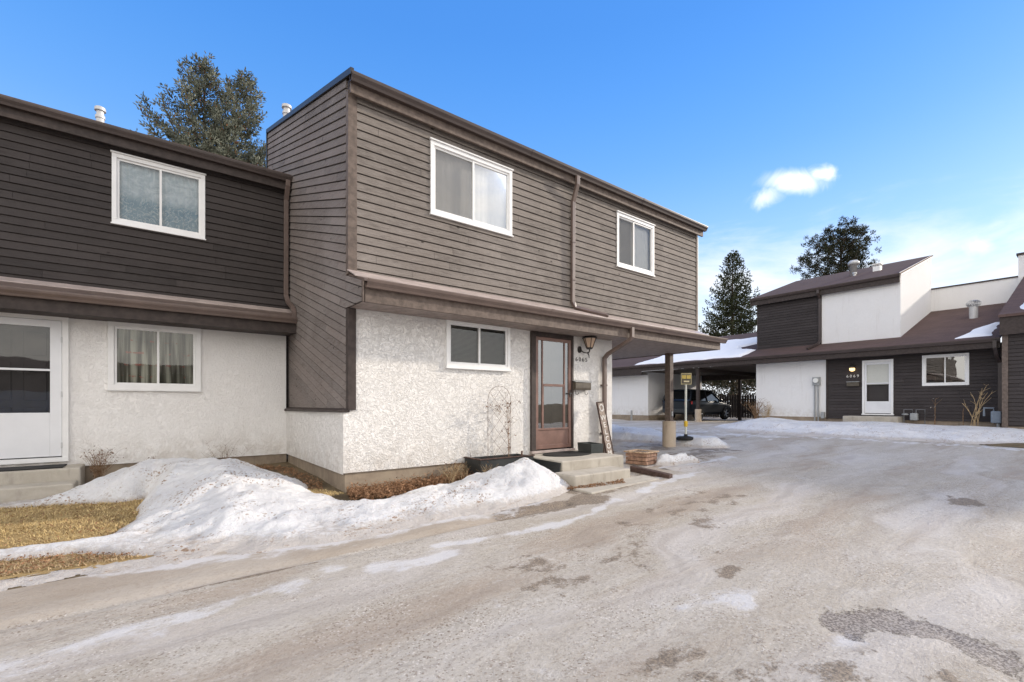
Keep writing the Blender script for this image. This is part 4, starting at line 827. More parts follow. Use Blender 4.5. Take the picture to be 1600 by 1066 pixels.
def left_house():
    h = thing('town_house', 'dark brown plank and white stucco town house at the left, with a white storm door', 'house', (-1.5, 9.6, 0.2))
    F = Plane('s', 9.5); lw = (-0.543, 0.654, 1.625, 2.68); dr = (-2.02, -0.978, 0.60, 2.69); w1 = (-0.496, 0.715, 4.21, 5.295)
    m = MB(); sheet(m, F, -7.5, 1.99, 0.46, 2.70, [lw, dr]); m.poly([(-7.5, 9.5, 0.46), (1.99, 9.5, 0.46), (1.99, 9.55, 0.46), (-7.5, 9.55, 0.46)]); m.build('stucco_wall', 'stucco_left', h, fixn=False)
    MB().box(-7.5, 2.0, 9.525, 9.8, -0.3, 0.462).build('foundation', 'foundation', h)
    m = MB(); boards(m, F, [(-7.5, 3.12), (2.05, 3.12), (2.05, 5.50), (-7.5, 5.50)], holes=[w1]); m.build('plank_siding', 'siding_dark', h)
    m = MB(); sheet(m, F, -7.5, 2.06, 2.70, 5.6, [w1], n=-0.002); m.poly([(-7.5, 9.5, 0), (-7.5, 14.6, 0), (-7.5, 14.6, 7.0), (-7.5, 9.5, 5.5)]); m.poly([(-7.5, 14.6, 0), (2.06, 14.6, 0), (2.06, 14.6, 7.1), (-7.5, 14.6, 7.1)]); m.build('sheathing', 'trim_dark', h, fixn=False)
    m = MB(); m.box(-7.6, 2.05, 9.34, 9.38, 5.36, 5.59); m.box(-7.6, 2.05, 9.38, 9.5, 5.45, 5.48); m.box(-7.6, 2.05, 8.96, 9.0, 2.665, 2.90); m.build('fascia', 'trim_dark', h, bevel=0.002)
    gutter(h, 's', 9.338, 5.60, -7.6, 2.045, 'gutter_dark'); gutter(h, 's', 8.95, 2.935, -7.6, 2.04, 'gutter_brown')
    m = MB(); slab(m, 's', -7.7, 2.045, 9.28, 5.63, 14.7, 5.63 + 0.323 * 5.42, 0.05); m.build('roof', 'shingle', h)
    m = MB(); slab(m, 's', -7.6, 2.045, 8.91, 2.955, 9.5, 3.145, 0.03); m.build('pent_roof', 'gutter_brown', h)
    m = MB(); slab(m, 's', -7.6, 2.04, 9.28, 3.088, 9.47, 3.175, 0.012); m.build('flashing', 'flashing', h)
    m = MB(); y = 9.0
    while y < 9.49: m.box(-7.6, 2.045, y + 0.003, min(y + 0.165, 9.498), 2.672, 2.69); y += 0.165
    m.build('soffit', 'trim_dark', h)
    roof_vent(h, -0.77, 11.6, 6.3, 6.95, 0.062)
    m = MB().sweep([(1.975, 9.285, 5.52), (1.975, 9.29, 5.42), (1.975, 9.425, 5.2), (1.975, 9.44, 3.42), (2.0, 9.40, 3.30), (2.0, 9.0, 3.12), (2.0, 8.93, 3.05), (2.0, 8.92, 2.90)], SPOUT, (1, 0, 0.02)); m.build('downspout', 'gutter_brown', h, bevel=0.004)
    window(h, F, *w1, split=0.5, cur=('curtain_lace', 'curtain_lace'), seed=21)
    window(h, F, *lw, split=0.52, cas=0.075, hood=True, cur=('curtain_print_fold_shade', 'curtain_print_fold_shade'), seed=33)
    a0, a1, z0, z1 = dr; m = MB(); F.box(m, a0, a0 + 0.07, z0, z1, -0.1, 0.05); F.box(m, a1 - 0.07, a1, z0, z1, -0.1, 0.05); F.box(m, a0 + 0.07, a1 - 0.07, z1 - 0.07, z1, -0.1, 0.05); F.box(m, a0 - 0.0, a1 + 0.0, z0 - 0.05, z0 + 0.015, -0.1, 0.06); m.build('door_frame', 'white_vinyl', h, bevel=0.003)
    x0, x1, b, tp = a0 + 0.074, a1 - 0.074, z0 + 0.03, z1 - 0.075; m = MB(); n0, n1 = 0.0, 0.035
    F.box(m, x0, x0 + 0.125, b, tp, n0, n1); F.box(m, x1 - 0.125, x1, b, tp, n0, n1); F.box(m, x0 + 0.125, x1 - 0.125, tp - 0.10, tp, n0, n1); F.box(m, x0 + 0.125, x1 - 0.125, b, 1.27, n0, n1); F.box(m, x0 + 0.125, x1 - 0.125, 1.875, 1.905, n0, n1 - 0.003)
    d = m.build('storm_door', 'white_paint', h, bevel=0.004)
    MB().poly([F.pt(x0 + 0.1, 1.2, 0.014), F.pt(x1 - 0.1, 1.2, 0.014), F.pt(x1 - 0.1, tp - 0.08, 0.014), F.pt(x0 + 0.1, tp - 0.08, 0.014)]).build('glass', 'glass', d)
    for zz in (0.75, 1.5, 2.3): F.box(MB(), a1 - 0.082, a1 - 0.066, zz, zz + 0.08, 0.035, 0.06).build('hinge', 'metal_galv', d)
    m = MB(); F.box(m, a0 + 0.05, a1 - 0.05, z0, z1 - 0.02, -0.12, -0.09)
    for px in (x0 + 0.12, (x0 + x1) / 2 + 0.035):
        for pz, ph in ((0.8, 0.55), (1.45, 0.55), (2.1, 0.35)): F.box(m, px, px + 0.24, pz, pz + ph, -0.09, -0.078)
    m.build('inner_door', 'door_inner_dark', h, bevel=0.006)
left_house()

def far_houses():
    zr = lambda s: 3.5 + 0.32 * (s - 21.25); zu = lambda s: 6.35 + 0.324 * (s - 22.35)
    h = thing('town_house', 'town house across the lane with white storm door, small roof vents and an open carport', 'house', (21.85, 6.0, 0.55))
    F = Plane('t', 21.85); U = Plane('t', 22.65); dr = (4.955, 5.912, 1.0, 3.07); wn = (2.926, 4.14, 2.035, 3.128)
    m = MB(); sheet(m, F, 7.14, 9.923, 0.85, 3.3, n=0.03); m.poly([(21.82, 9.923, 0.6), (27.5, 9.923, 0.6), (27.5, 9.923, 3.3), (21.82, 9.923, 3.3)]); m.poly([(21.82, 7.14, 0.85), (21.85, 7.14, 0.85), (21.85, 7.14, 3.3), (21.82, 7.14, 3.3)]); 
    sheet(m, U, 4.92, 7.56, 3.8, 6.2, n=0.03)
    m.poly([(22.62, 4.92, 3.9), (27.6, 4.92, zr(27.6) - 0.1), (27.6, 4.92, zu(27.6) - 0.02), (22.62, 4.92, zu(22.62) - 0.02)]); m.build('stucco_wall', 'stucco_fine', h, fixn=False)
    m = MB(); m.box(21.87, 22.0, 2.1, 9.92, 0.0, 0.852); m.box(21.84, 21.9, 7.14, 9.91, 0.0, 0.85); m.build('foundation', 'foundation', h)
    m = MB(); boards(m, F, [(2.1, 0.80), (7.08, 0.80), (7.08, 3.3), (2.1, 3.3)], holes=[wn, dr]); boards(m, U, [(7.6, 3.8), (10.2, 3.8), (10.2, 6.2), (7.6, 6.2)]); m.build('plank_siding', 'siding_dark_far', h)
    m = MB(); sheet(m, F, 2.1, 7.14, 0.8, 3.4, [wn, dr], n=-0.002); sheet(m, U, 7.5, 10.23, 3.7, 6.3, n=-0.002); m.poly([(22.65, 10.23, 3.7), (27.6, 10.23, 3.7), (27.6, 10.23, 8.0), (22.65, 10.23, 6.3)]); m.poly([(27.6, 4.92, 3), (27.6, 10.23, 3), (27.6, 10.23, 8.0), (27.6, 4.92, 8.0)]); m.build('sheathing', 'trim_dark', h, fixn=False)
    for m in (F.box(MB(), 7.08, 7.14, 0.78, 3.3, 0, 0.045), U.box(MB(), 7.56, 7.6, 3.8, 6.2, 0, 0.045), U.box(MB(), 10.2, 10.25, 3.8, 6.2, 0, 0.03)): m.build('corner_trim', 'trim_dark', h)
    m = MB(); slab(m, 't', 2.14, 10.24, 21.2, 3.5, 27.6, zr(27.6), 0.06); slab(m, 't', 10.24, 15.8, 21.2, 3.5, 27.6, zr(27.6), 0.06); m.build('roof', 'shingle_far', h)
    m = MB(); slab(m, 't', 4.86, 10.46, 22.33, zu(22.33), 27.62, zu(27.62), 0.05); m.build('upper_roof', 'shingle_far', h)
    m = MB(); m.box(21.27, 21.31, 2.14, 15.8, 3.185, 3.46); m.box(22.43, 22.47, 4.9, 10.44, 6.02, 6.32); m.hexa([(22.4, 10.42, 6.05), (22.4, 10.46, 6.05), (27.6, 10.46, 7.8), (27.6, 10.42, 7.8), (22.4, 10.42, 6.3), (22.4, 10.46, 6.3), (27.6, 10.46, 8.0), (27.6, 10.42, 8.0)]); m.build('fascia', 'trim_dark', h)
    gutter(h, 't', 21.268, 3.49, 2.14, 15.8, 'gutter_dark'); gutter(h, 't', 22.428, 6.34, 4.88, 10.46, 'gutter_dark')
    m = MB(); m.box(21.31, 21.85, 2.14, 9.93, 3.20, 3.22); m.box(22.47, 22.65, 4.93, 10.4, 6.06, 6.08); m.box(21.31, 27.5, 9.93, 15.8, 3.16, 3.18); m.build('soffit', 'trim_dark', h)
    m = MB(); m.hexa([(22.6, 4.885, zu(22.3) - 0.02), (22.6, 4.918, zu(22.3) - 0.02), (27.62, 4.918, zu(27.62) - 0.08), (27.62, 4.885, zu(27.62) - 0.08), (22.3, 4.885, zu(22.3) + 0.02), (22.3, 4.918, zu(22.3) + 0.02), (27.62, 4.918, zu(27.62) + 0.01), (27.62, 4.885, zu(27.62) + 0.01)]); m.build('edge_flashing', 'gutter_dark', h)
    # rear stair wall rising behind the low roof
    m = MB(); m.poly([(27.6, 2.2, 5.3), (27.6, 4.92, 5.3), (27.6, 4.92, 6.5), (27.6, 2.2, 6.52)]); m.build('rear_wall', 'stucco_fine', h, fixn=False); MB().box(27.56, 27.7, 2.26, 4.92, 6.505, 6.56).build('wall_cap', 'trim_dark', h)
    roof_vent(h, 25.0, 7.1, zu(25), 7.86, 0.17, kind='dome'); roof_vent(h, 25.0, 6.23, zu(25), 7.50, kind='flue', m='white_vinyl'); roof_vent(h, 24.6, 6.95, zu(24.6), 7.22, 0.06); roof_vent(h, 25.0, 3.23, zr(25), 5.38, 0.17, kind='turbine')
    m = MB().sweep([(22.36, 7.62, 6.25), (22.36, 7.62, 6.1), (22.58, 7.62, 5.9), (22.59, 7.62, 4.1), (22.4, 7.62, 3.97), (21.6, 7.75, 3.70)], rect(0.09, 0.07), (0, 1, 0.02)); m.build('downspout', 'gutter_dark', h)
    m = MB().sweep([(21.21, 2.26, 3.42), (21.21, 2.26, 3.2), (21.4, 2.24, 3.0), (21.78, 2.2, 2.75), (21.79, 2.2, 0.7)], rect(0.09, 0.07), (0, 1, 0.02)); m.build('downspout', 'gutter_dark', h)
    window(h, F, *wn, split=0.5, cas=0.075, hood=False, cur=(None, None), glassm='glass_dark')
    m = MB(); sheet(m, Plane('t', 22.4), 2.5, 6.3, 0.9, 3.3); m.build('dark_interior', 'unlit_room', h, fixn=False)  # flat sheet coloured dark to stand for the unlit space behind the glass
    a0, a1, z0, z1 = dr; m = MB(); F.box(m, a0, a0 + 0.07, z0, z1, -0.08, 0.05); F.box(m, a1 - 0.07, a1, z0, z1, -0.08, 0.05); F.box(m, a0 + 0.07, a1 - 0.07, z1 - 0.08, z1, -0.08, 0.05); F.box(m, a0 - 0.02, a1 + 0.02, z0 - 0.03, z0 + 0.015, -0.08, 0.06); m.build('door_frame', 'white_vinyl', h)
    x0, x1, b, tp = a0 + 0.075, a1 - 0.075, z0 + 0.04, z1 - 0.085; m = MB()
    F.box(m, x0, x0 + 0.06, b, tp, 0.0, 0.03); F.box(m, x1 - 0.06, x1, b, tp, 0.0, 0.03); F.box(m, x0 + 0.06, x1 - 0.06, tp - 0.09, tp, 0, 0.03); F.box(m, x0 + 0.06, x1 - 0.06, b, 1.49, 0, 0.03); F.box(m, x0 + 0.06, x1 - 0.06, 2.16, 2.2, 0, 0.03)
    d = m.build('storm_door', 'white_paint', h)
    MB().poly([F.pt(x0 + 0.05, 1.45, 0.01), F.pt(x1 - 0.05, 1.45, 0.01), F.pt(x1 - 0.05, 2.95, 0.01), F.pt(x0 + 0.05, 2.95, 0.01)]).build('glass', 'glass', d)
    m = MB(); F.box(m, x0 + 0.05, x1 - 0.05, 2.13, 2.95, -0.02, -0.012); m.build('roller_shade', 'blind_white', d)
    m = MB(); F.box(m, a0 + 0.05, a1 - 0.05, z0, z1, -0.12, -0.09); m.build('inner_door', 'door_inner_dark', h)
    # carport structure
    m = MB(); m.box(27.4, 27.6, 9.93, 15.8, 2.83, 3.16); m.box(21.55, 27.4, 12.50, 12.62, 2.98, 3.16); m.build('beam', 'trim_dark', h)
    for s_, t_ in ((21.45, 12.56), (27.5, 13.45)):
        m = MB(); m.box(s_ - 0.07, s_ + 0.07, t_ - 0.07, t_ + 0.07, 1.1, 3.16 if s_ < 25 else 2.83); p = m.build('post', 'trim_dark', h)
        if s_ < 25: MB().lathe([(0.155, 0.3), (0.152, 1.11), (0.145, 1.13)], s_, t_, 20).build('post_base', 'pier_tan', p)
        else: MB().box(s_ - 0.08, s_ + 0.08, t_ - 0.08, t_ + 0.08, 0.3, 1.1).build('post_base', 'trim_dark', p)
    # snow lying on the roofs belongs to no house
    def roof_snow(P, zf, name, label, th=0.09):
        xs = axis([(min(p[0] for p in P) - 0.3, max(p[0] for p in P) + 0.3, 0.08)]); ys = axis([(min(p[1] for p in P) - 0.3, max(p[1] for p in P) + 0.3, 0.08)]); S, T = np.meshgrid(xs, ys, indexing='ij')
        d = poly_d(S, T, P) + 0.35 * fbm(S * 1.3, T * 1.3, 4); hh = th * np.clip(d / 0.2, -0.4, 1); hm = np.maximum(hh[:-1, :-1], hh[1:, 1:]) > -0.02
        tag(grid_mesh(name, xs, ys, zf(S) + hh, 'roof_snow', hm), label, 'snow', kind='stuff')
    roof_snow([(21.35, 10.4), (21.35, 16.6), (22.6, 15.9), (23.6, 15.8), (25.6, 14.5), (25.8, 13.2), (25.8, 10.3), (24.6, 10.3), (23.6, 11.4), (23.0, 11.2), (22.6, 10.3)], zr, 'roof_snow', 'white sheet of snow lying on the carport roof across the lane')
    roof_snow([(21.5, 2.3), (21.4, 3.35), (22.0, 3.25), (23.0, 2.9), (23.6, 2.6), (23.7, 2.3)], zr, 'roof_snow', 'patch of snow at the right end of the low roof above the far window')
    # white unit left of the carport
    h2 = thing('town_house', 'plain white walled unit left of the far carport, partly hidden by the tan post', 'house', (21.85, 17.5, 0.55))
    F2 = Plane('t', 21.85); m = MB(); sheet(m, F2, 15.8, 22.5, 0.75, 3.2); m.poly([(21.85, 15.8, 0.75), (27.4, 15.8, 0.75), (27.4, 15.8, 3.2), (21.85, 15.8, 3.2)]); m.build('stucco_wall', 'stucco_fine', h2, fixn=False)
    m = MB(); m.box(21.86, 27.4, 15.78, 22.5, 0.1, 0.752); m.build('foundation', 'foundation', h2)
    m = MB(); slab(m, 't', 15.81, 22.8, 21.2, 3.5, 27.6, zr(27.6), 0.06); m.build('roof', 'shingle_far', h2)
    m = MB(); m.box(21.27, 21.31, 15.81, 22.8, 3.0, 3.46); m.build('fascia', 'trim_dark', h2); gutter(h2, 't', 21.268, 3.49, 15.81, 22.8, 'gutter_dark')
    m = MB(); m.box(21.31, 21.85, 15.81, 22.8, 3.02, 3.04); m.build('soffit', 'trim_dark', h2)
    # dark projecting unit at the right edge
    h3 = thing('town_house', 'dark planked unit projecting at the right edge of the view, snow on its roof', 'house', (20.85, 0.0, 0.4))
    F3 = Plane('t', 20.85); m = MB(); boards(m, F3, [(-5, 0.75), (1.95, 0.75), (1.95, 3.6), (-5, 3.6)]); m.build('plank_siding', 'siding_dark_far', h3)
    m = MB(); m.poly([(20.855, -5, 0.7), (20.855, 2.03, 0.7), (20.855, 2.03, 4.1), (20.855, -5, 4.1)]); m.poly([(20.85, 2.035, 0.7), (27.5, 2.035, 0.7), (27.5, 2.035, 6.4), (20.85, 2.035, 4.1)]); m.build('sheathing', 'trim_dark', h3, fixn=False)
    m = MB(); F3.box(m, 1.93, 2.06, 0.62, 3.6, -0.12, 0.05); m.build('corner_trim', 'trim_brown', h3); m = MB(); m.box(20.87, 21.2, -5, 2.03, 0.1, 0.72); m.build('foundation', 'foundation', h3)
    m = MB(); slab(m, 't', -5, 2.12, 20.62, 4.14, 27.5, 4.14 + 0.34 * 6.88, 0.08); m.build('roof', 'shingle_far', h3)
    m = MB(); m.box(20.68, 20.72, -5, 2.10, 3.52, 4.07); m.hexa([(20.72, 2.06, 3.6), (20.72, 2.10, 3.6), (27.5, 2.10, 6.2), (27.5, 2.06, 6.2), (20.72, 2.06, 4.07), (20.72, 2.10, 4.07), (27.5, 2.10, 6.4), (27.5, 2.06, 6.4)]); m.box(20.72, 20.85, -5, 2.06, 3.53, 3.55); m.build('fascia', 'trim_dark', h3)
    m = MB(); m.box(27.5, 31, -5, 2.27, 3.0, 7.36); m.build('stucco_wall', 'stucco_fine', h3); m = MB(); m.box(27.44, 31.05, -5, 2.32, 7.362, 7.44); m.build('wall_cap', 'trim_dark', h3)
    roof_snow([(20.8, -5), (20.8, 1.6), (21.6, 1.75), (22.8, 1.55), (23.6, 1.1), (24, -5)], lambda S: 4.14 + 0.34 * (S - 20.62), 'roof_snow', 'snow on the roof of the dark unit at the right edge', 0.12)
far_houses()

# ---------------------------------------------------------------- things on and around the near house
def steps(name, label, parts, m='concrete', bev=0.022):
    mb = MB()
    x0, x1, y0, y1, z0, z1 = parts[0]; t = thing(name, label, 'steps', ((x0 + x1) / 2, y1, 0.15))
    for k, p in enumerate(parts): MB().box(*p).build('landing' if k == 0 else 'step', m, t, bevel=bev)
    return t
steps('concrete_steps', 'pale concrete steps under the brown storm door', [(4.93, 6.40, 5.12, 6.20, 0.0, 0.52), (4.76, 6.02, 4.68, 5.118, 0.0, 0.37)])
steps('concrete_steps', 'weathered concrete steps under the white storm door at the left', [(-2.6, -0.80, 8.93, 9.497, 0.0, 0.50), (-2.6, -0.83, 8.55, 8.928, 0.0, 0.33)])
steps('concrete_steps', 'low concrete step under the white door across the lane', [(21.10, 21.848, 4.66, 6.35, 0.4, 0.93), (20.75, 21.098, 4.75, 6.2, 0.4, 0.75)])
def mat_rug(pts, z, label):
    mb = MB(); n = 36; cx, cy, rx, ry = pts; top = [(cx + rx * math.cos(2 * math.pi * k / n), cy + ry * math.sin(2 * math.pi * k / n)) for k in range(n)] if ry > 0 else None
    mb.extr(top, lambda u, v, w: (u, v, w), z, z + 0.012); return mb
tag(mat_rug((5.72, 5.80, 0.50, 0.33), 0.522, '').build('door_mat', 'rubber', bevel=0.003), 'dark oval rubber mat on the landing below the brown door', 'mat')
tag(MB().box(-2.3, -0.99, 8.98, 9.42, 0.502, 0.516).build('door_mat', 'rubber', bevel=0.003), 'dark mat on the steps of the white door at the left', 'mat')

def wall_lantern():
    h = thing('wall_lantern', 'black carriage lantern with amber glass beside the brown door', 'lamp', (6.50, 6.19, 2.42)); x, y, k_ = 6.53, 6.03, 1.28
    Z = lambda z: 2.42 + (z - 2.42) * k_
    n = 24; MB().extr([(6.42 + 0.042 * math.cos(2 * math.pi * k / n), 2.43 + 0.062 * math.sin(2 * math.pi * k / n)) for k in range(n)], lambda u, v, w: (u, w, v), 6.165, 6.20).build('wall_plate', 'black_metal', h, bevel=0.004)
    MB().tube([(6.42, 6.17, 2.42), (6.46, 6.11, 2.37), (x, 6.06, 2.36), (x, y, 2.40), (x, y, 2.43)], 0.013).build('arm', 'black_metal', h)
    m = MB(); m.lathe([(0.038, Z(2.425)), (0.060, Z(2.435)), (0.066, Z(2.45)), (0.035, Z(2.455))], x, y, 6); m.build('cup', 'black_metal', h)
    MB().lathe([(0.142, Z(2.585)), (0.150, Z(2.592)), (0.128, Z(2.61)), (0.064, Z(2.65)), (0.038, Z(2.665)), (0.044, Z(2.675)), (0.024, Z(2.70)), (0.01, Z(2.715)), (0.002, Z(2.72))], x, y, 6).build('cap', 'black_metal', h)
    m = MB()
    for k in range(6):
        a = 2 * math.pi * k / 6; m.tube([(x + 0.062 * math.cos(a), y + 0.062 * math.sin(a), Z(2.45)), (x + 0.125 * math.cos(a), y + 0.125 * math.sin(a), Z(2.59))], 0.007, 5)
    m.build('cage', 'black_metal', h); MB().lathe([(0.057, Z(2.452)), (0.118, Z(2.588))], x, y, 6).build('lamp_glass', 'amber_glass', h)
    MB().tube([(6.54, 6.10, 2.38), (6.58, 6.09, 2.32), (6.585, 6.09, 2.27)], 0.013, 6, r2=0.006).build('tail', 'black_metal', h)
wall_lantern()

def glyphs(text, size, place, mname, nm, parent, ext=0.004, vertical=0.0, step=None, thin=False):
    """each letter a mesh; place(u, v, w) maps letter space to the world"""
    u = 0.0; v = 0.0
    for ch in text:
        cu = bpy.data.curves.new('glyph', 'FONT'); cu.body = ch; cu.size = size; cu.extrude = ext; cu.offset = -0.0035 if thin else 0.0; cu.align_x = 'CENTER'; o = bpy.data.objects.new('glyph', cu); C.objects.link(o)
        dg = bpy.context.evaluated_depsgraph_get(); me = o.evaluated_get(dg).to_mesh(); mb = MB(); mb.v = [place(p.co.x + u, p.co.y + v, p.co.z) for p in me.vertices]; mb.tone = [0.5] * len(mb.v); mb.f = [tuple(f.vertices) for f in me.polygons]
        bpy.data.objects.remove(o); bpy.data.curves.remove(cu)
        mb.build(nm, mname, parent)
        if vertical: v -= vertical
        else: u += step or size * 0.62
hn = thing('house_number', 'black metal numerals 6065 under the carriage lantern', 'number', (6.49, 6.19, 2.23))
glyphs('6065', 0.12, lambda u, v, w: (6.345 + u, 6.187 - w, 2.205 + v), 'letter_black', 'digit', hn, 0.006, step=0.088, thin=True)
hn = thing('house_number', 'small pale numerals 6069 beside the far white door', 'number', (21.83, 6.2, 2.5))
glyphs('6069', 0.15, lambda u, v, w: (21.82 - w, 6.40 - u, 2.44 + v), 'letter_white', 'digit', hn, 0.004, step=0.115)

mbx = thing('mailbox', 'dark metal mailbox with newspaper hooks on the stucco beside the brown door', 'mailbox', (6.42, 6.2, 1.70))
MB().extr([(0.0, 1.66), (0.105, 1.66), (0.115, 1.70), (0.115, 1.80), (0.0, 1.80)], lambda u, v, w: (w, 6.198 - u, v), 6.215, 6.635).build('box', 'bronze', mbx, bevel=0.004)
MB().hexa([(6.205, 6.075, 1.802), (6.645, 6.075, 1.802), (6.645, 6.198, 1.84), (6.205, 6.198, 1.84), (6.205, 6.072, 1.81), (6.645, 6.072, 1.81), (6.645, 6.198, 1.852), (6.205, 6.198, 1.852)]).build('lid', 'metal_grey', mbx, bevel=0.002)
for xx in (6.30, 6.55): MB().tube([(xx, 6.17, 1.66), (xx, 6.165, 1.585), (xx, 6.13, 1.565), (xx, 6.10, 1.585), (xx, 6.095, 1.61)], 0.005, 6).build('hook', 'black_metal', mbx)
mb2 = thing('mailbox', 'small bronze mailbox beside the far white door', 'mailbox', (21.8, 6.2, 2.15))
MB().box(21.72, 21.83, 6.0, 6.40, 2.09, 2.25).build('box', 'bronze', mb2, bevel=0.006); MB().box(21.70, 21.835, 5.99, 6.41, 2.252, 2.275).build('lid', 'metal_grey', mb2, bevel=0.003)
fl = thing('porch_light', 'lit round porch light above the far house numerals', 'lamp', (21.78, 6.25, 2.75))
MB().lathe([(0.07, 2.80), (0.10, 2.82), (0.10, 2.87), (0.05, 2.93)], 21.74, 6.22, 16).build('canopy', 'black_metal', fl); MB().box(21.74, 21.84, 6.18, 6.26, 2.84, 2.90).build('bracket', 'black_metal', fl)
MB().lathe([(0.02, 2.67), (0.07, 2.69), (0.095, 2.74), (0.09, 2.80)], 21.74, 6.22, 16).build('lamp_shade', 'lit_globe', fl, smooth=True)

# planters, board, trellis
def box_planter(name, label, cx, cy, z, w, d, hh, rz, m, wall=0.02, cat='planter'):
    t = thing(name, label, cat, (cx, cy, z), rz); mb = MB(); a, b = w / 2, d / 2
    for x0, x1, y0, y1 in ((-a, a, -b, -b + wall), (-a, a, b - wall, b), (-a, -a + wall, -b + wall, b - wall), (a - wall, a, -b + wall, b - wall)):
        mb.hexa([(x0 * .95, y0 * .95, 0), (x1 * .95, y0 * .95, 0), (x1 * .95, y1 * .95, 0), (x0 * .95, y1 * .95, 0), (x0, y0, hh), (x1, y0, hh), (x1, y1, hh), (x0, y1, hh)])
    mb.box(-a * .94, a * .94, -b * .94, b * .94, 0.005, 0.02); mb.build('box', m, t, local=True, bevel=0.004); MB().box(-a + wall + 0.006, a - wall - 0.006, -b + wall + 0.006, b - wall - 0.006, 0.021, hh * 0.55).build('potting_soil', 'soil', t, local=True); return t
box_planter('planter_box', 'dark grey rectangular planter box on the landing by the welcome board', 6.30, 5.80, 0.522, 0.26, 0.46, 0.165, R(-14), 'planter_grey')
def wood_planter():
    t = thing('wooden_planter', 'weathered slatted wooden planter box on the ground right of the pale steps', 'planter', (7.44, 5.53, gf(7.44, 5.5)), R(8)); a = 0.21; m = MB()
    for k in range(3):
        z0 = 0.01 + k * 0.073
        for sx, ax in ((0, 1), (1, 0)):
            for sg in (-1, 1):
                o = 0.012 if (k + sx) % 2 else -0.012; c0, c1 = sg * (a - 0.018), sg * a
                if sx == 0: m.box(-a - o, a + o, c0, c1, z0, z0 + 0.062)
                else: m.box(c0, c1, -a - o, a + o, z0, z0 + 0.062)
    m.build('slats', 'wood_red', t, local=True, bevel=0.004); r = MB()
    for sg in (-1, 1): r.box(-a - 0.035, a + 0.035, sg * (a + 0.035), sg * (a - 0.03), 0.232, 0.254); r.box(sg * (a + 0.035), sg * (a - 0.03), -a + 0.031, a - 0.031, 0.232, 0.254)
    r.build('rim', 'wood_light', t, local=True, bevel=0.004); MB().box(-a + 0.02, a - 0.02, -a + 0.02, a - 0.02, 0.01, 0.12).build('potting_soil', 'soil', t, local=True)
wood_planter()
t = tag(MB().hexa([(6.46, 4.28, 0.20), (6.60, 4.30, 0.20), (6.64, 5.08, 0.23), (6.50, 5.08, 0.23), (6.47, 4.28, 0.27), (6.60, 4.30, 0.275), (6.63, 5.08, 0.33), (6.51, 5.08, 0.33)]).build('timber', 'wood_old', bevel=0.012), 'short dark rotting timber lying at the right end of the pale steps', 'timber')
def welcome():
    t = thing('welcome_board', 'tall narrow grey board reading WELCOME leaning by the downspout', 'board', (6.94, 5.84, 0.26)); P0 = Vector((6.935, 5.84, 0.26)); P1 = Vector((6.83, 6.04, 1.44)); U = (P1 - P0); L = U.length; U.normalize(); X = Vector((1, 0, 0)); X = (X - U * X.dot(U)).normalized(); N = X.cross(U)
    pl = lambda u, v, w: tuple(P0 + X * u + U * v + N * w)
    def bx(m, u0, u1, v0, v1, w0, w1): return m.hexa([pl(u0, v0, w0), pl(u1, v0, w0), pl(u1, v0, w1), pl(u0, v0, w1), pl(u0, v1, w0), pl(u1, v1, w0), pl(u1, v1, w1), pl(u0, v1, w1)])
    bx(MB(), -0.10, 0.10, 0, L, -0.009, 0.009).build('panel', 'board_grey', t); m = MB()
    for u0, u1, v0, v1 in ((-0.105, -0.088, 0, L), (0.088, 0.105, 0, L), (-0.088, 0.088, L - 0.02, L), (-0.088, 0.088, 0, 0.02)): bx(m, u0, u1, v0, v1, -0.012, 0.018)
    m.build('frame', 'wood_old', t, bevel=0.002)
    glyphs('WELCOME', 0.145, lambda u, v, w: pl(u, v + L - 0.365, w + 0.011), 'letter_white', 'letter', t, 0.002, vertical=0.137)
    m = MB(); n = 16
    pts = [pl(0.045 * math.cos(2 * math.pi * k / n), L - 0.12 + 0.055 * math.sin(2 * math.pi * k / n), 0.012) for k in range(n + 1)]; m.tube(pts, 0.006, 5)
    for k in range(n): a = 2 * math.pi * k / n; m.poly([pl(0.045 * math.cos(a), L - 0.12 + 0.055 * math.sin(a), 0.014), pl(0.066 * math.cos(a + .2), L - 0.12 + 0.08 * math.sin(a + .2), 0.016), pl(0.06 * math.cos(a + .45), L - 0.12 + 0.072 * math.sin(a + .45), 0.015)])
    m.build('wreath', 'letter_white', t)
welcome()
# raised bed edging and black panel left of the steps
t = thing('garden_bed', 'low black raised bed edging against the stucco under the trellis', 'planter', (4.3, 5.95, 0.2)); m = MB()
for p in ((3.86, 4.90, 5.74, 5.765, 0.05, 0.555), (3.86, 3.885, 5.765, 6.19, 0.05, 0.555), (4.875, 4.90, 5.765, 6.19, 0.05, 0.555), (3.885, 4.875, 6.165, 6.19, 0.05, 0.555)): m.box(*p)
m.build('edging', 'black_plastic', t, bevel=0.006); m = MB()
for p in ((3.84, 4.915, 5.725, 5.78, 0.556, 0.572), (3.84, 3.90, 5.781, 6.19, 0.556, 0.572)): m.box(*p)
m.build('rim', 'wood_old', t, bevel=0.003); MB().box(3.89, 4.87, 5.77, 6.16, 0.1, 0.50).build('bed_soil', 'soil', t)
t = tag(MB().hexa([(4.80, 5.10, 0.12), (4.815, 5.10, 0.12), (4.885, 6.05, 0.14), (4.87, 6.05, 0.14), (4.895, 5.11, 0.50), (4.91, 5.11, 0.50), (4.91, 6.08, 0.515), (4.895, 6.08, 0.515)]).build('plastic_panel', 'black_plastic', bevel=0.004), 'black plastic panel leaning on the left side of the pale concrete steps', 'panel')
t = tag(MB().tube([(4.82, 5.98, 0.1), (4.83, 5.96, 0.62)], 0.014, 6).build('stake', 'rust'), 'short rusty stake where the raised bed meets the steps', 'stake')
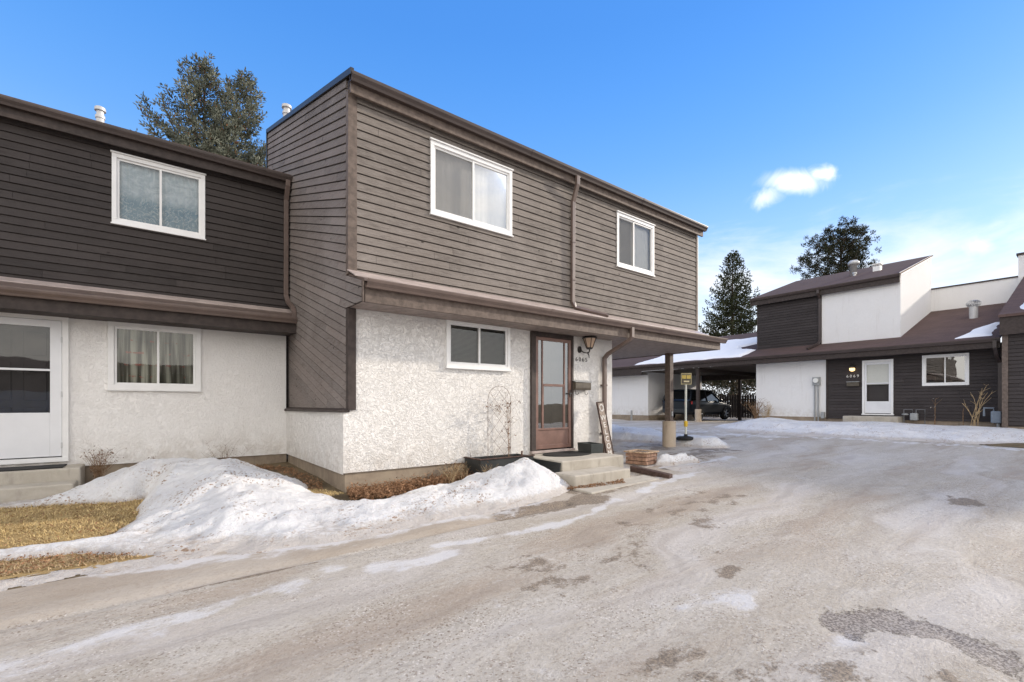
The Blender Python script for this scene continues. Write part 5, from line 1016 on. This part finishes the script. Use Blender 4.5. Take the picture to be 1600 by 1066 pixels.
def trellis():
    t = thing('trellis', 'arched wire trellis standing against the white stucco', 'trellis', (4.48, 6.10, 0.5)); y = 6.11; x0, x1, zt = 4.25, 4.71, 1.46; r = 0.0032; cx = (x0 + x1) / 2; rr = (x1 - x0) / 2
    m = MB(); m.tube([(x0, y, 0.45)] + [(x0, y, zt)] + [(cx - rr * math.cos(math.pi * k / 14), y, zt + rr * math.sin(math.pi * k / 14)) for k in range(1, 14)] + [(x1, y, zt), (x1, y, 0.45)], r, 6, (0, 1, 0)); m.build('hoop', 'rust', t)
    m = MB(); W = x1 - x0; z = 0.30
    for k in range(-2, 8):
        for sg in (1, -1):
            za, zb = 0.42 + k * 0.23, 0.42 + k * 0.23 + W * 1.12; pts = []
            for q in range(13):
                f = q / 12; xx = x0 + W * f if sg > 0 else x1 - W * f; zz = za + (zb - za) * f
                lim = zt + math.sqrt(max(0, rr * rr - (xx - cx) ** 2))
                if 0.46 < zz < lim: pts.append((xx, y - 0.004 * sg, zz))
            if len(pts) > 1: m.tube(pts, 0.0019, 5, (0, 1, 0))
    m.build('lattice', 'rust', t)
trellis()

def stems(name, label, cx, cy, z, n, h, spread, m='dry_stem', leafm=None, leaves=0, lr=0.012, r=0.0022, seed=1, twig=3, bend=0.4, base=0.05, cat='dry plant', group=None, ang=None):
    rnd = random.Random(seed); t = thing(name, label, cat, (cx, cy, z), group=group); mb = MB(); lf = MB()
    for k in range(n):
        a = rnd.uniform(0, 6.28) if ang is None else rnd.uniform(*ang); b = rnd.uniform(0, base); hh = h * rnd.uniform(0.55, 1.0); sp = spread * rnd.uniform(0.15, 1.0)
        x, y = cx + b * math.cos(a * 1.7), cy + b * math.sin(a * 1.7); pts = []
        for q in range(6):
            f = q / 5; pts.append((x + sp * f ** (1 + bend) * math.cos(a) + rnd.gauss(0, 0.006), y + sp * f ** (1 + bend) * math.sin(a) + rnd.gauss(0, 0.006), z - 0.02 + hh * f * (1 - 0.15 * f)))
        mb.tube(pts, r, 4, r2=r * 0.45)
        tips = [pts[-1]]
        for w in range(twig):
            i = rnd.randint(2, 5); p = pts[i]; a2 = rnd.uniform(0, 6.28); l = h * rnd.uniform(0.08, 0.22); e = (p[0] + l * math.cos(a2) * 0.7, p[1] + l * math.sin(a2) * 0.7, p[2] + l * rnd.uniform(0.2, 0.9)); mb.tube([p, e], r * 0.55, 3, r2=r * 0.3); tips.append(e)
        if leafm:
            for w in range(leaves):
                i = rnd.choice(tips) if rnd.random() < 0.6 else rnd.choice(pts[1:]); s_ = lr * rnd.uniform(0.5, 1.5); c = Vector(i) + Vector((rnd.gauss(0, 1), rnd.gauss(0, 1), rnd.gauss(0, 1))) * lr * 1.3; lf.ct = rnd.random()
                d1 = Vector((rnd.gauss(0, 1), rnd.gauss(0, 1), rnd.gauss(0, 1))).normalized() * s_; d2 = Vector((rnd.gauss(0, 1), rnd.gauss(0, 1), rnd.gauss(0, 1))).normalized() * s_ * 0.6
                lf.poly([c - d1, c + d2, c + d1, c - d2])
    mb.build('stems', m, t, fixn=False)
    if leafm: lf.build('leaves', leafm, t, fixn=False)
    return t
stems('dry_weeds', 'bushy rust brown dead weeds right of the left concrete steps', -0.62, 9.12, 0.24, 46, 0.62, 0.30, 'dry_stem', 'dry_leaf', 9, 0.011, 0.0022, 2, 4)
stems('dry_weeds', 'drooping dead stalks just right of the bushy brown weeds', -0.20, 9.30, 0.26, 12, 0.36, 0.30, 'dry_stem', 'dry_leaf', 9, 0.014, 0.0026, 12, 3, ang=(-0.6, 0.6))
stems('dry_weeds', 'sparse dark dead weeds against the stucco behind the snow mound', 0.98, 9.30, 0.28, 26, 0.58, 0.36, 'dry_stem', 'dry_leaf', 5, 0.008, 0.0018, 4, 4, base=0.25)
stems('dry_grass_tuft', 'pale upright grass tuft at the left end of the black raised bed', 3.52, 5.93, 0.26, 90, 0.36, 0.24, 'straw_pale', 'dry_leaf', 2, 0.012, 0.0022, 5, 1, base=0.22)
stems('dry_grass_tuft', 'dry tuft hanging over the corner of the black raised bed', 3.95, 5.68, 0.28, 40, 0.30, 0.20, 'straw_pale', 'dry_leaf', 2, 0.012, 0.002, 6, 1, base=0.10)
stems('rose_vine', 'withered rose vine tangled on the top of the wire trellis', 4.62, 6.04, 0.50, 5, 1.32, 0.10, 'dry_stem', 'dry_leaf', 20, 0.016, 0.003, 7, 7, bend=0.0)
stems('rose_vine', 'withered shoots reaching left of the wire trellis', 4.42, 6.05, 1.28, 7, 0.22, 0.38, 'dry_stem', 'dry_leaf', 7, 0.014, 0.0025, 17, 4, bend=0.0, ang=(2.6, 3.7))
stems('dry_stalk', 'single thin stalk left of the wire trellis', 3.97, 6.1, 0.50, 1, 0.55, 0.01, 'rust', None, 0, r=0.004, seed=8, twig=0)
def ground_cover(P, n, label, m='dry_cover', hh=0.10, seed=9, zo=0.08, nm='dead_ground_cover', lr=0.02):
    rnd = random.Random(seed); mb = MB(); xs = [p[0] for p in P]; ys = [p[1] for p in P]; c = 0
    while c < n:
        x = rnd.uniform(min(xs), max(xs)); y = rnd.uniform(min(ys), max(ys))
        if not in_poly(np.array([x]), np.array([y]), P)[0]: continue
        c += 1; z = gf(x, y) + zo + abs(rnd.gauss(0, hh * 0.5)) + 0.04 * float(fbm(np.array(x * 5), np.array(y * 5))); s_ = lr * rnd.uniform(0.5, 1.4); mb.ct = rnd.random()
        d1 = Vector((rnd.gauss(0, 1), rnd.gauss(0, 1), rnd.gauss(0, .6))).normalized() * s_; d2 = Vector((rnd.gauss(0, 1), rnd.gauss(0, 1), rnd.gauss(0, .6))).normalized() * s_ * 0.35; p = Vector((x, y, z)); mb.poly([p - d1, p + d2, p + d1, p - d2])
    return tag(mb.build(nm, m, fixn=False), label, 'ground cover', kind='stuff')
ground_cover([(1.95, 5.80), (2.1, 5.60), (2.45, 5.62), (2.9, 5.80), (3.5, 5.86), (3.85, 5.82), (3.85, 6.16), (2.02, 6.16)], 9000, 'matted dead brown ground cover at the foot of the near stucco corner', zo=0.06, lr=0.022)
ground_cover([(4.5, 4.72), (4.9, 4.55), (5.6, 4.45), (5.75, 4.62), (4.85, 4.70), (4.8, 5.0)], 2600, 'orange brown fallen leaves at the foot of the pale steps', hh=0.02, zo=0.015, seed=10, nm='leaf_litter', lr=0.014)
ground_cover([(0.6, 9.4), (1.5, 9.35), (1.9, 8.6), (1.95, 7.0), (1.75, 6.2), (1.6, 6.3), (1.75, 7.4), (1.6, 8.7), (1.3, 9.1), (0.6, 9.15)], 2600, 'brown leaf litter in the nook between the two houses', zo=0.05, hh=0.05, seed=12, nm='leaf_litter')
tag(MB().hexa([(0.55, 9.18, 0.22), (1.35, 9.10, 0.22), (1.35, 9.22, 0.22), (0.55, 9.30, 0.22), (0.55, 9.18, 0.35), (1.35, 9.10, 0.34), (1.35, 9.22, 0.34), (0.55, 9.30, 0.35)]).build('timber', 'wood_old', bevel=0.012), 'dark bed edging timber in the nook behind the snow mound', 'timber')

ground_cover(LAWN2[1:6], 550, 'brown leaves scattered on the straw strip nearest the lane', hh=0.015, zo=0.03, seed=21, nm='leaf_litter', lr=0.016)
ground_cover([(-1.6, 8.1), (0.0, 7.8), (0.1, 7.3), (-0.3, 5.95), (-1.6, 6.1)], 700, 'scattered brown leaves on the lawn beside the snow mound', hh=0.015, zo=0.035, seed=22, nm='leaf_litter', lr=0.015)
tag(MB().hexa([(4.7, 4.30, 0.0), (6.35, 4.34, 0.0), (6.4, 4.70, 0.0), (4.7, 4.70, 0.0), (4.72, 4.32, 0.192), (6.33, 4.36, 0.222), (6.38, 4.70, 0.236), (4.72, 4.70, 0.206)]).build('concrete_pad', 'concrete', bevel=0.01), kind='structure')
# parking sign
t = thing('parking_sign', 'small tan sign on a white pole in a round black base beyond the tan post', 'sign', (11.02, 6.80, gf(11.02, 6.8))); bx_, by_, bz = 11.02, 6.80, gf(11.02, 6.8) + 0.15
MB().lathe([(0.24, bz), (0.25, bz + 0.03), (0.20, bz + 0.075), (0.05, bz + 0.09), (0.04, bz + 0.14)], bx_, by_, 28).build('base', 'rubber', t, smooth=True)
MB().tube([(bx_, by_, bz + 0.1), (bx_, by_, 2.0)], 0.028, 12).build('pole', 'pole_white', t); MB().lathe([(0.036, 0.80), (0.05, 0.82), (0.05, 0.93), (0.036, 0.95)], bx_, by_, 10).build('tag', 'yellow_tag', t)
fx, fy = -math.cos(TH), -math.sin(TH)
def sgn(u, v, w): return (bx_ + math.sin(TH) * u + fx * w, by_ - math.cos(TH) * u + fy * w, v)
def sq(m, u0, u1, v0, v1, w0, w1): return m.hexa([sgn(u0, v0, w0), sgn(u1, v0, w0), sgn(u1, v0, w1), sgn(u0, v0, w1), sgn(u0, v1, w0), sgn(u1, v1, w0), sgn(u1, v1, w1), sgn(u0, v1, w1)])
p = sq(MB(), -0.14, 0.14, 1.90, 2.20, 0.03, 0.038).build('panel', 'sign_tan', t); m = MB(); sq(m, -0.12, 0.12, 1.925, 2.165, 0.0385, 0.040); m.build('border', 'bronze', p)
for u0, u1 in ((-0.112, -0.008), (0.008, 0.112)): sq(MB(), u0, u1, 2.05, 2.145, 0.0405, 0.042).build('symbol_field', 'sign_yellow', p)
sq(MB(), -0.065, 0.075, 1.965, 2.00, 0.0405, 0.042).build('text_field', 'sign_cream', p)

# utilities on the far wall
t = thing('electric_meter', 'round grey electric meter with two conduits on the far white wall', 'meter', (21.8, 7.45, 0.8))
MB().box(21.70, 21.82, 7.33, 7.60, 2.16, 2.50).build('meter_box', 'metal_grey', t, bevel=0.01); MB().extr([(7.465 + 0.10 * math.cos(k * math.pi / 10), 2.36 + 0.10 * math.sin(k * math.pi / 10)) for k in range(20)], lambda u, v, w: (w, u, v), 21.63, 21.70).build('dial', 'lamp_clear', t, bevel=0.01)
for yy in (7.40, 7.53): MB().tube([(21.76, yy, 2.16), (21.76, yy, 0.6)], 0.028, 8).build('conduit', 'metal_grey', t)
tag(MB().box(21.68, 21.82, 7.17, 7.29, 0.80, 1.06).build('utility_box', 'metal_grey', bevel=0.01), 'small tan utility box low on the far white wall beside the meter', 'utility box')
t = thing('gas_meter', 'grey gas meter with bent pipes low on the dark wall right of the far door', 'meter', (21.6, 4.3, 0.7))
MB().box(21.50, 21.68, 4.20, 4.42, 0.80, 1.06).build('meter_body', 'metal_grey', t, bevel=0.03)
for y0, y1, xx in ((4.36, 4.60, 21.6), (4.26, 4.02, 21.6)): MB().tube([(xx, y0, 1.04), (xx, y0, 1.19), (xx, y1, 1.19), (xx, y1, 0.65)], 0.020, 8).build('pipe', 'utility_grey', t)
MB().lathe([(0.05, 0.98), (0.10, 1.0), (0.10, 1.03), (0.05, 1.05)], 21.58, 4.56, 12).build('regulator', 'metal_grey', t)
t = thing('gas_meter', 'blue grey gas meter beside the corner of the dark unit at the right', 'meter', (21.4, 2.3, 0.6))
MB().box(21.28, 21.50, 2.12, 2.36, 0.78, 1.16).build('meter_body', 'leather_blue', t, bevel=0.03); MB().tube([(21.39, 2.30, 1.16), (21.39, 2.30, 1.26), (21.39, 2.52, 1.26), (21.39, 2.52, 1.0)], 0.03, 8).build('pipe', 'leather_blue', t); MB().lathe([(0.04, 0.5), (0.04, 0.78)], 21.39, 2.2, 8).build('riser', 'metal_grey', t)
t = tag(MB().lathe([(0.055, 0.35), (0.055, 0.98), (0.045, 1.02), (0.01, 1.03)], 21.3, 16.5, 12).build('bollard', 'metal_grey'), 'short dark bollard before the white wall of the far left unit', 'bollard')

# shrubs along the far wall
stems('bare_shrub', 'bare tan shrub at the left corner of the far white wall', 21.4, 9.75, 0.65, 26, 1.15, 0.75, 'dry_stem', None, 0, r=0.010, seed=31, twig=5, base=0.2)
stems('bare_shrub', 'thin pale twigs in front of the far white wall', 21.5, 9.3, 0.65, 24, 0.95, 0.35, 'straw_pale', None, 0, r=0.006, seed=32, twig=6, base=0.2)
stems('bare_shrub', 'tall thin dead stalk with a seed head right of the gas meter', 21.5, 3.75, 0.6, 2, 1.25, 0.08, 'dry_stem', 'letter_white', 2, 0.03, 0.010, 33, 2, base=0.04)
stems('bare_shrub', 'short leaning stick below the far window', 21.5, 3.05, 0.6, 1, 0.85, 0.15, 'dry_stem', None, 0, r=0.014, seed=34, twig=0)
stems('bare_shrub', 'tall bare branching shrub below the right end of the far low roof', 21.4, 2.72, 0.6, 7, 1.75, 0.55, 'straw_pale', None, 0, r=0.014, seed=35, twig=3, base=0.15)

# fence behind the far carport
t = thing('board_fence', 'dark board fence behind the far carport', 'fence', (28.4, 13, 0.6)); m = MB(); y = 9.0
rnd = random.Random(4)
while y < 19: m.box(28.40, 28.43, y, y + 0.125, 0.55, 1.93 + rnd.uniform(-0.03, 0.03)); y += 0.155
m.build('boards', 'trim_dark', t)
for z in (0.9, 1.6): MB().box(28.431, 28.47, 9.0, 19.1, z, z + 0.09).build('rail', 'trim_dark', t)

# ---------------------------------------------------------------- the dark estate car under the far carport
def make_car():
    t = thing('parked_car', 'dark blue sport utility car parked nose in under the far carport', 'car', (22.05, 14.25, gf(22, 14.25) + 0.02), R(0))
    ST = [(0.0, .66, .50, .74, .98), (0.05, .80, .38, .80, 1.04), (0.25, .88, .32, .84, 1.07), (0.9, .915, .30, .86, 1.06), (1.8, .925, .29, .86, 1.04), (2.7, .925, .29, .85, 1.01), (3.25, .915, .30, .84, .99), (3.8, .90, .31, .80, .93), (4.25, .84, .34, .72, .84), (4.45, .70, .42, .62, .70), (4.5, .5, .48, .58, .64)]
    m = MB(); ring = []
    for x, w, zb, zm, zs in ST:
        ring.append(len(m.v)); hp = [(-w * .86, zb), (-w, zb + .14), (-w * 1.0, zm), (-w * .975, zs - .03), (-w * .90, zs), (0, zs + .03), (w * .90, zs), (w * .975, zs - .03), (w, zm), (w, zb + .14), (w * .86, zb)]
        m.v += [(x, y, z) for y, z in hp]; m.tone += [.5] * 11
    for a, b in zip(ring, ring[1:]):
        for k in range(11): m.f.append((a + k, a + (k + 1) % 11, b + (k + 1) % 11, b + k))
    m.f.append(tuple(range(ring[0], ring[0] + 11))); m.f.append(tuple(range(ring[-1] + 10, ring[-1] - 1, -1))); body = m.build('body', 'car_paint', t, local=True, smooth=False, bevel=0.02)
    g_ = MB(); lo = [(0.10, .82, 1.03), (3.20, .86, .98)]; up = [(0.42, .70, 1.60), (0.9, .72, 1.66), (1.6, .72, 1.67), (2.30, .68, 1.60)]
    g_.hexa([(0.10, -.83, 1.03), (3.22, -.84, .98), (3.22, .84, .98), (0.10, .83, 1.03), (0.42, -.70, 1.60), (2.32, -.68, 1.60), (2.32, .68, 1.60), (0.42, .70, 1.60)]); g_.build('windows', 'car_glass', t, local=True, bevel=0.03)
    r_ = MB(); r_.hexa([(0.30, -.715, 1.59), (2.42, -.70, 1.585), (2.42, .70, 1.585), (0.30, .715, 1.59), (0.45, -.62, 1.665), (2.20, -.60, 1.655), (2.20, .60, 1.655), (0.45, .62, 1.665)]); r_.build('roof', 'car_paint', t, local=True, bevel=0.03)
    for sg in (-1, 1):
        for (x0, x1) in ((0.10, 0.42), (3.20, 2.32), (0.80, 0.98), (1.75, 1.70)): MB().tube([(x0, sg * .845, 1.02), (x1, sg * .71, 1.60)], 0.035 if x0 > 0.5 else 0.05, 6).build('pillar', 'car_paint', t, local=True)
    for sg in (-1, 1):
        MB().hexa([(-.01, sg * .56, .86), (.22, sg * .895, .86), (.22, sg * .90, 1.02), (-.0, sg * .58, 1.02), (.0, sg * .55, .87), (.21, sg * .89, .87), (.2, sg * .885, 1.01), (.01, sg * .57, 1.01)]).build('tail_light', 'tail_red', t, local=True)
        MB().box(4.20, 4.40, sg * .55, sg * .80, .66, .80).build('headlight', 'lamp_clear', t, local=True, bevel=0.02); MB().box(2.75, 2.95, sg * .90, sg * 1.10, 1.0, 1.14).build('mirror', 'car_paint', t, local=True, bevel=0.03)
        for xw in (0.88, 3.58):
            w_ = MB(); prof = [(0.20, -.11), (0.33, -.12), (0.36, -.08), (0.36, .08), (0.33, .12), (0.20, .11)]; n = 28; i0 = 0
            for r, o in prof:
                for k in range(n): q = 2 * math.pi * k / n; w_.v.append((xw + r * math.cos(q), sg * .84 + o, .36 + r * math.sin(q))); w_.tone.append(.5)
            for a in range(len(prof)):
                for k in range(n): b = (a + 1) % len(prof); w_.f.append((a * n + k, a * n + (k + 1) % n, b * n + (k + 1) % n, b * n + k))
            wh = w_.build('wheel', 'rubber', t, local=True); rm = MB(); yo = sg * .945
            for k in range(5): q = 2 * math.pi * k / 5; rm.hexa([(xw + .03 * math.cos(q - 1), yo - .012, .36 + .03 * math.sin(q - 1)), (xw + .03 * math.cos(q + 1), yo - .012, .36 + .03 * math.sin(q + 1)), (xw + .215 * math.cos(q + .14), yo - .012, .36 + .215 * math.sin(q + .14)), (xw + .215 * math.cos(q - .14), yo - .012, .36 + .215 * math.sin(q - .14)), (xw + .03 * math.cos(q - 1), yo + .012, .36 + .03 * math.sin(q - 1)), (xw + .03 * math.cos(q + 1), yo + .012, .36 + .03 * math.sin(q + 1)), (xw + .215 * math.cos(q + .14), yo + .012, .36 + .215 * math.sin(q + .14)), (xw + .215 * math.cos(q - .14), yo + .012, .36 + .215 * math.sin(q - .14))])
            rm.build('rim', 'metal_galv', wh, local=True)
    MB().box(-.06, .06, -.72, .72, .40, .62).build('bumper', 'black_plastic', t, local=True, bevel=0.03)
make_car()

# ---------------------------------------------------------------- trees
def spruce(label, x, y, zb, H, Rb, seed, mname, z_from=0.15, nb=150, up=0.25, cones=0.0, power=0.9, double=False, step=0.035, sh=0.13, rag=0.3, droop=0.18, rad=0.10):
    rnd = random.Random(seed); t = thing('spruce_tree', label, 'tree', (x, y, zb)); lf = MB(); cn = MB(); lb = MB()
    MB().tube([(x, y, zb - 0.3), (x, y, zb + H * .5), (x, y, zb + H * .97)], H * 0.012 + 0.05, 8, r2=0.02).build('trunk', 'bark', t, fixn=False)
    G3 = lambda k: Vector((rnd.gauss(0, k), rnd.gauss(0, k), rnd.gauss(0, k)))
    def sleeve(P, r0, tone, f):
        for a, b in zip(P, P[1:]):
            L = (b - a).length; n = max(1, int(L / step)); fw = (b - a) / max(L, 1e-5)
            for q in range(n):
                c = a + (b - a) * ((q + rnd.random()) / n)
                for w in range(2):
                    o = G3(1); o = (o - fw * o.dot(fw)).normalized(); e = (fw * 0.75 + o * 0.8 + Vector((0, 0, 0.15))).normalized() * sh * rnd.uniform(.7, 1.25); c2 = c + o * r0 * rnd.uniform(0, .8); lf.ct = min(1, max(0, tone + rnd.gauss(0, .20)))
                    s1 = e.cross(G3(1)).normalized() * sh * 0.17; s2 = e.cross(s1).normalized() * sh * 0.17
                    lf.poly([c2, c2 + e * .4 + s1, c2 + e, c2 + e * .4 - s1]); lf.poly([c2, c2 + e * .4 + s2, c2 + e, c2 + e * .4 - s2])
                if cones and f > 0.5 and rnd.random() < cones:
                    dn = Vector((rnd.gauss(0, .2), rnd.gauss(0, .2), -1)).normalized() * 0.13; s1 = dn.cross(Vector((1, .3, .2))).normalized() * 0.03; s2 = dn.cross(s1).normalized() * 0.03
                    for ss in (s1, s2): cn.poly([c, c + dn * .4 + ss, c + dn, c + dn * .4 - ss])
    tops = [(0, 0, 1.0)] + ([(Rb * .22, -Rb * .16, .965)] if double else [])
    for tp in tops: P = [Vector((x + tp[0], y + tp[1], zb + H * tp[2] - v)) for v in (1.4, .9, .4, 0)]; sleeve(P, rad * .8, .5, 1.0)
    for k in range(nb):
        f = z_from + (1 - z_from) * (k / nb) ** 0.9 * 0.985; a = k * 2.39996 + rnd.uniform(-.35, .35); tp = tops[k % len(tops)]; Ht = H * tp[2]; z0 = zb + Ht * f; ox, oy = x + tp[0] * f, y + tp[1] * f
        L = Rb * ((1 - f) ** power + 0.05) * rnd.uniform(1 - rag, 1 + rag * .45) * (1 if tp[2] == 1 else .85); el = up * (0.35 + f) + rnd.uniform(-.12, .12); tone = min(.9, max(.1, rnd.gauss(.5, .22))); P = []
        for q in range(8):
            u = q / 7; P.append(Vector((ox + math.cos(a) * L * u, oy + math.sin(a) * L * u, z0 + L * (el * u - droop * math.sin(math.pi * u * .9) + .20 * u ** 3))) + G3(.02))
        lb.tube(P, 0.012 + 0.010 * L, 4, r2=0.004); sleeve(P[1:], rad, tone, f); side = Vector((-math.sin(a), math.cos(a), 0))
        for q in range(max(2, int(L * 2.6))):
            u = 0.15 + .8 * (q + rnd.random()) / max(2, int(L * 2.6)); i = min(6, int(u * 7)); p = P[i].lerp(P[i + 1], u * 7 - i); fw = (P[i + 1] - P[i]).normalized(); sg = 1 if q % 2 else -1
            l = (0.40 * L * (1.1 - u) + 0.18) * rnd.uniform(.6, 1.15); d = (side * sg * rnd.uniform(.5, 1.0) + fw * rnd.uniform(.5, 1.0) + Vector((0, 0, rnd.uniform(-.30, .10)))).normalized()
            sleeve([p, p + d * l * .5 + Vector((0, 0, -.04 * l)), p + d * l + Vector((0, 0, .05 * l))], rad * .8, min(1, max(0, tone + rnd.gauss(0, .1))), f)
    lb.build('limbs', 'bark', t, fixn=False); lf.build('crown', mname, t, fixn=False)
    if cones: cn.build('cones', 'cone', t, fixn=False)
    return t
spruce('tall blue spruce heavy with brown cones behind the left house', 1.95, 26.2, 0.3, 17.3, 7.2, 11, 'needles_blue', 0.45, 220, 0.34, cones=0.05, power=0.98, double=True, rag=0.45, droop=0.12, step=0.033, sh=0.15, rad=0.19)
spruce('slender dark green spruce between the near and far houses', 39.6, 20.0, 0.5, 14.1, 4.9, 8, 'needles_green', 0.22, 210, 0.02, power=0.85, rag=0.28, droop=0.22, step=0.09, sh=0.22, rad=0.14)
def pine(label, x, y, zb, H, seed):
    rnd = random.Random(seed); t = thing('pine_tree', label, 'tree', (x, y, zb)); lb = MB(); lf = MB(); tr = MB(); tr.tube([(x, y, zb - .3), (x + .2, y, zb + H * .6), (x, y, zb + H * .95)], 0.3, 8, r2=0.05); tr.build('trunk', 'bark', t, fixn=False)
    for k in range(130):
        f = 0.40 + 0.58 * (k / 130); a = k * 2.39996 + rnd.uniform(-.4, .4); z0 = zb + H * f; L = 4.9 * math.sqrt(max(0.02, 1 - ((f - .40) / .62) ** 1.5)) * rnd.uniform(.55, 1.05); el = 0.15 + 0.7 * (f - .4)
        pts = [Vector((x + math.cos(a) * L * u, y + math.sin(a) * L * u, z0 + L * (el * u + .12 * u * u) + rnd.gauss(0, .06))) for u in (0, .25, .5, .75, 1)]; lb.tube(pts, 0.05, 4, r2=0.012)
        for q in range(int(3 + L * 1.9)):
            u = rnd.uniform(.25, 1.0) if q else 1.0; i = min(3, int(u * 4)); p = pts[i].lerp(pts[i + 1], min(1, u * 4 - i)) + Vector((rnd.gauss(0, .28), rnd.gauss(0, .28), rnd.gauss(.12, .18))); tn = min(1, max(0, rnd.gauss(.45, .25))); rr = rnd.uniform(.22, .42)
            for w in range(44):
                lf.ct = min(1, max(0, tn + rnd.gauss(0, .15))); d = Vector((rnd.gauss(0, 1), rnd.gauss(0, 1), rnd.gauss(.25, 1))).normalized(); c = p + d * rr * rnd.uniform(.1, .8); e = (d + Vector((0, 0, .3))).normalized() * rnd.uniform(.12, .24); o = e.cross(Vector((rnd.gauss(0, 1), rnd.gauss(0, 1), 1))).normalized() * 0.034; lf.poly([c - o, c + o, c + e])
    lb.build('limbs', 'bark', t, fixn=False); lf.build('crown', 'needles_dark', t, fixn=False)
pine('broad dark pine behind the roof of the far house', 49.4, 15.0, 0.5, 16.4, 3)
def bare_tree(label, x, y, zb, H, seed, m='bark_grey', spread=0.55):
    rnd = random.Random(seed); t = thing('bare_tree', label, 'tree', (x, y, zb)); tr = MB(); br = MB()
    def grow(p, d, L, r, dep, mb):
        q = p + d * L; mid = p + d * L * .5 + Vector((rnd.gauss(0, L * .04), rnd.gauss(0, L * .04), 0)); mb.tube([p, mid, q], r, 4, r2=r * .62)
        if dep == 0: return
        for k in range(3 if dep > 1 else 4):
            nd = (d + Vector((rnd.gauss(0, spread), rnd.gauss(0, spread), rnd.gauss(.12, .25)))).normalized(); grow(p + d * L * rnd.uniform(.55, 1), nd, L * rnd.uniform(.55, .8), r * .6, dep - 1, br)
    grow(Vector((x, y, zb)), Vector((0, 0, 1)), H * .33, H * .012, 5, tr); tr.build('trunk', m, t, fixn=False); br.build('branches', m, t, fixn=False)
bare_tree('pale leafless tree between the spruce and the big pine', 45.5, 17.7, 0.5, 12.2, 4)
bare_tree('thin leafless tree just left of the big pine', 49.0, 17.3, 0.5, 13.4, 9)
# trees and thicket seen through the far carport, plus an unseen shading tree
spruce('bushy evergreen behind the far carport fence at left', 34.5, 21.2, 0.5, 6.5, 2.8, 41, 'needles_dark', 0.04, 50, 0.0, power=0.5, rag=0.35, droop=0.1, step=0.12, sh=0.24)
spruce('bushy evergreen behind the far carport fence at right', 35.5, 17.6, 0.5, 6.0, 2.6, 42, 'needles_dark', 0.04, 45, 0.0, power=0.5, rag=0.35, droop=0.1, step=0.12, sh=0.24)
spruce('unseen evergreen added behind the far white wall to shade the car', 34.8, 11.2, 0.4, 6.6, 3.0, 43, 'needles_dark', 0.04, 50, 0.0, power=0.5, rag=0.3, droop=0.1, step=0.12, sh=0.24)  # out of view, added to keep the low sun off the parked car
def thicket():
    rnd = random.Random(77); lf = MB(); 
    for k in range(5200):
        x = rnd.uniform(30, 33); y = rnd.uniform(10.5, 24); z = 0.4 + 3.0 * rnd.random() ** 1.2; lf.ct = rnd.random(); d = Vector((rnd.gauss(0, 1), rnd.gauss(0, 1), rnd.gauss(0, 1))).normalized() * rnd.uniform(.12, .3); o = d.cross(Vector((rnd.gauss(0, 1), rnd.gauss(0, 1), 1))).normalized() * 0.035; p = Vector((x, y, z)); lf.poly([p - o, p + o, p + d])
    tag(lf.build('brown_thicket', 'hedge_leaf', fixn=False), 'brown leafless thicket behind the far carport', 'shrubs', kind='stuff')
thicket()

# dry island with kerb at the right, beyond the lane
xs = np.arange(16.6, 18.2, 0.08); ys = np.arange(-1.5, 2.4, 0.08); S, T = np.meshgrid(xs, ys, indexing='ij'); d = poly_d(S, T, [(17.0, 2.0), (17.9, 1.7), (17.9, -1.5), (17.0, -1.5)]) + 0.15 * fbm(S * 3, T * 3)
tag(grid_mesh('lawn_edge', xs, ys, g(S, T) + 0.03 + 0.16 * np.clip(d, -0.1, 0.5), 'ground', d[:-1, :-1] > -0.1), 'strip of bare olive turf at the far right of the lane', 'lawn', kind='stuff')
# house standing behind the viewer, seen only as a reflection in the near windows

def opposite_house():
    h = thing('town_house', 'brown and white town house standing behind the viewer, mirrored in the near door glass', 'house', (4, -58, 0)); F = Plane('s', -58.0)
    MB().box(-30, 40, -64, -58, -0.3, 2.7).build('stucco_wall', 'stucco_fine', h); MB().box(-30, 40, -63.8, -58.3, 2.7, 5.2).build('plank_siding', 'siding_dark', h)
    m = MB(); m.hexa([(-30, -57.9, 5.2), (40, -57.9, 5.2), (40, -64.2, 7.0), (-30, -64.2, 7.0), (-30, -57.9, 5.35), (40, -57.9, 5.35), (40, -64.2, 7.2), (-30, -64.2, 7.2)]); m.build('roof', 'shingle', h)
opposite_house()
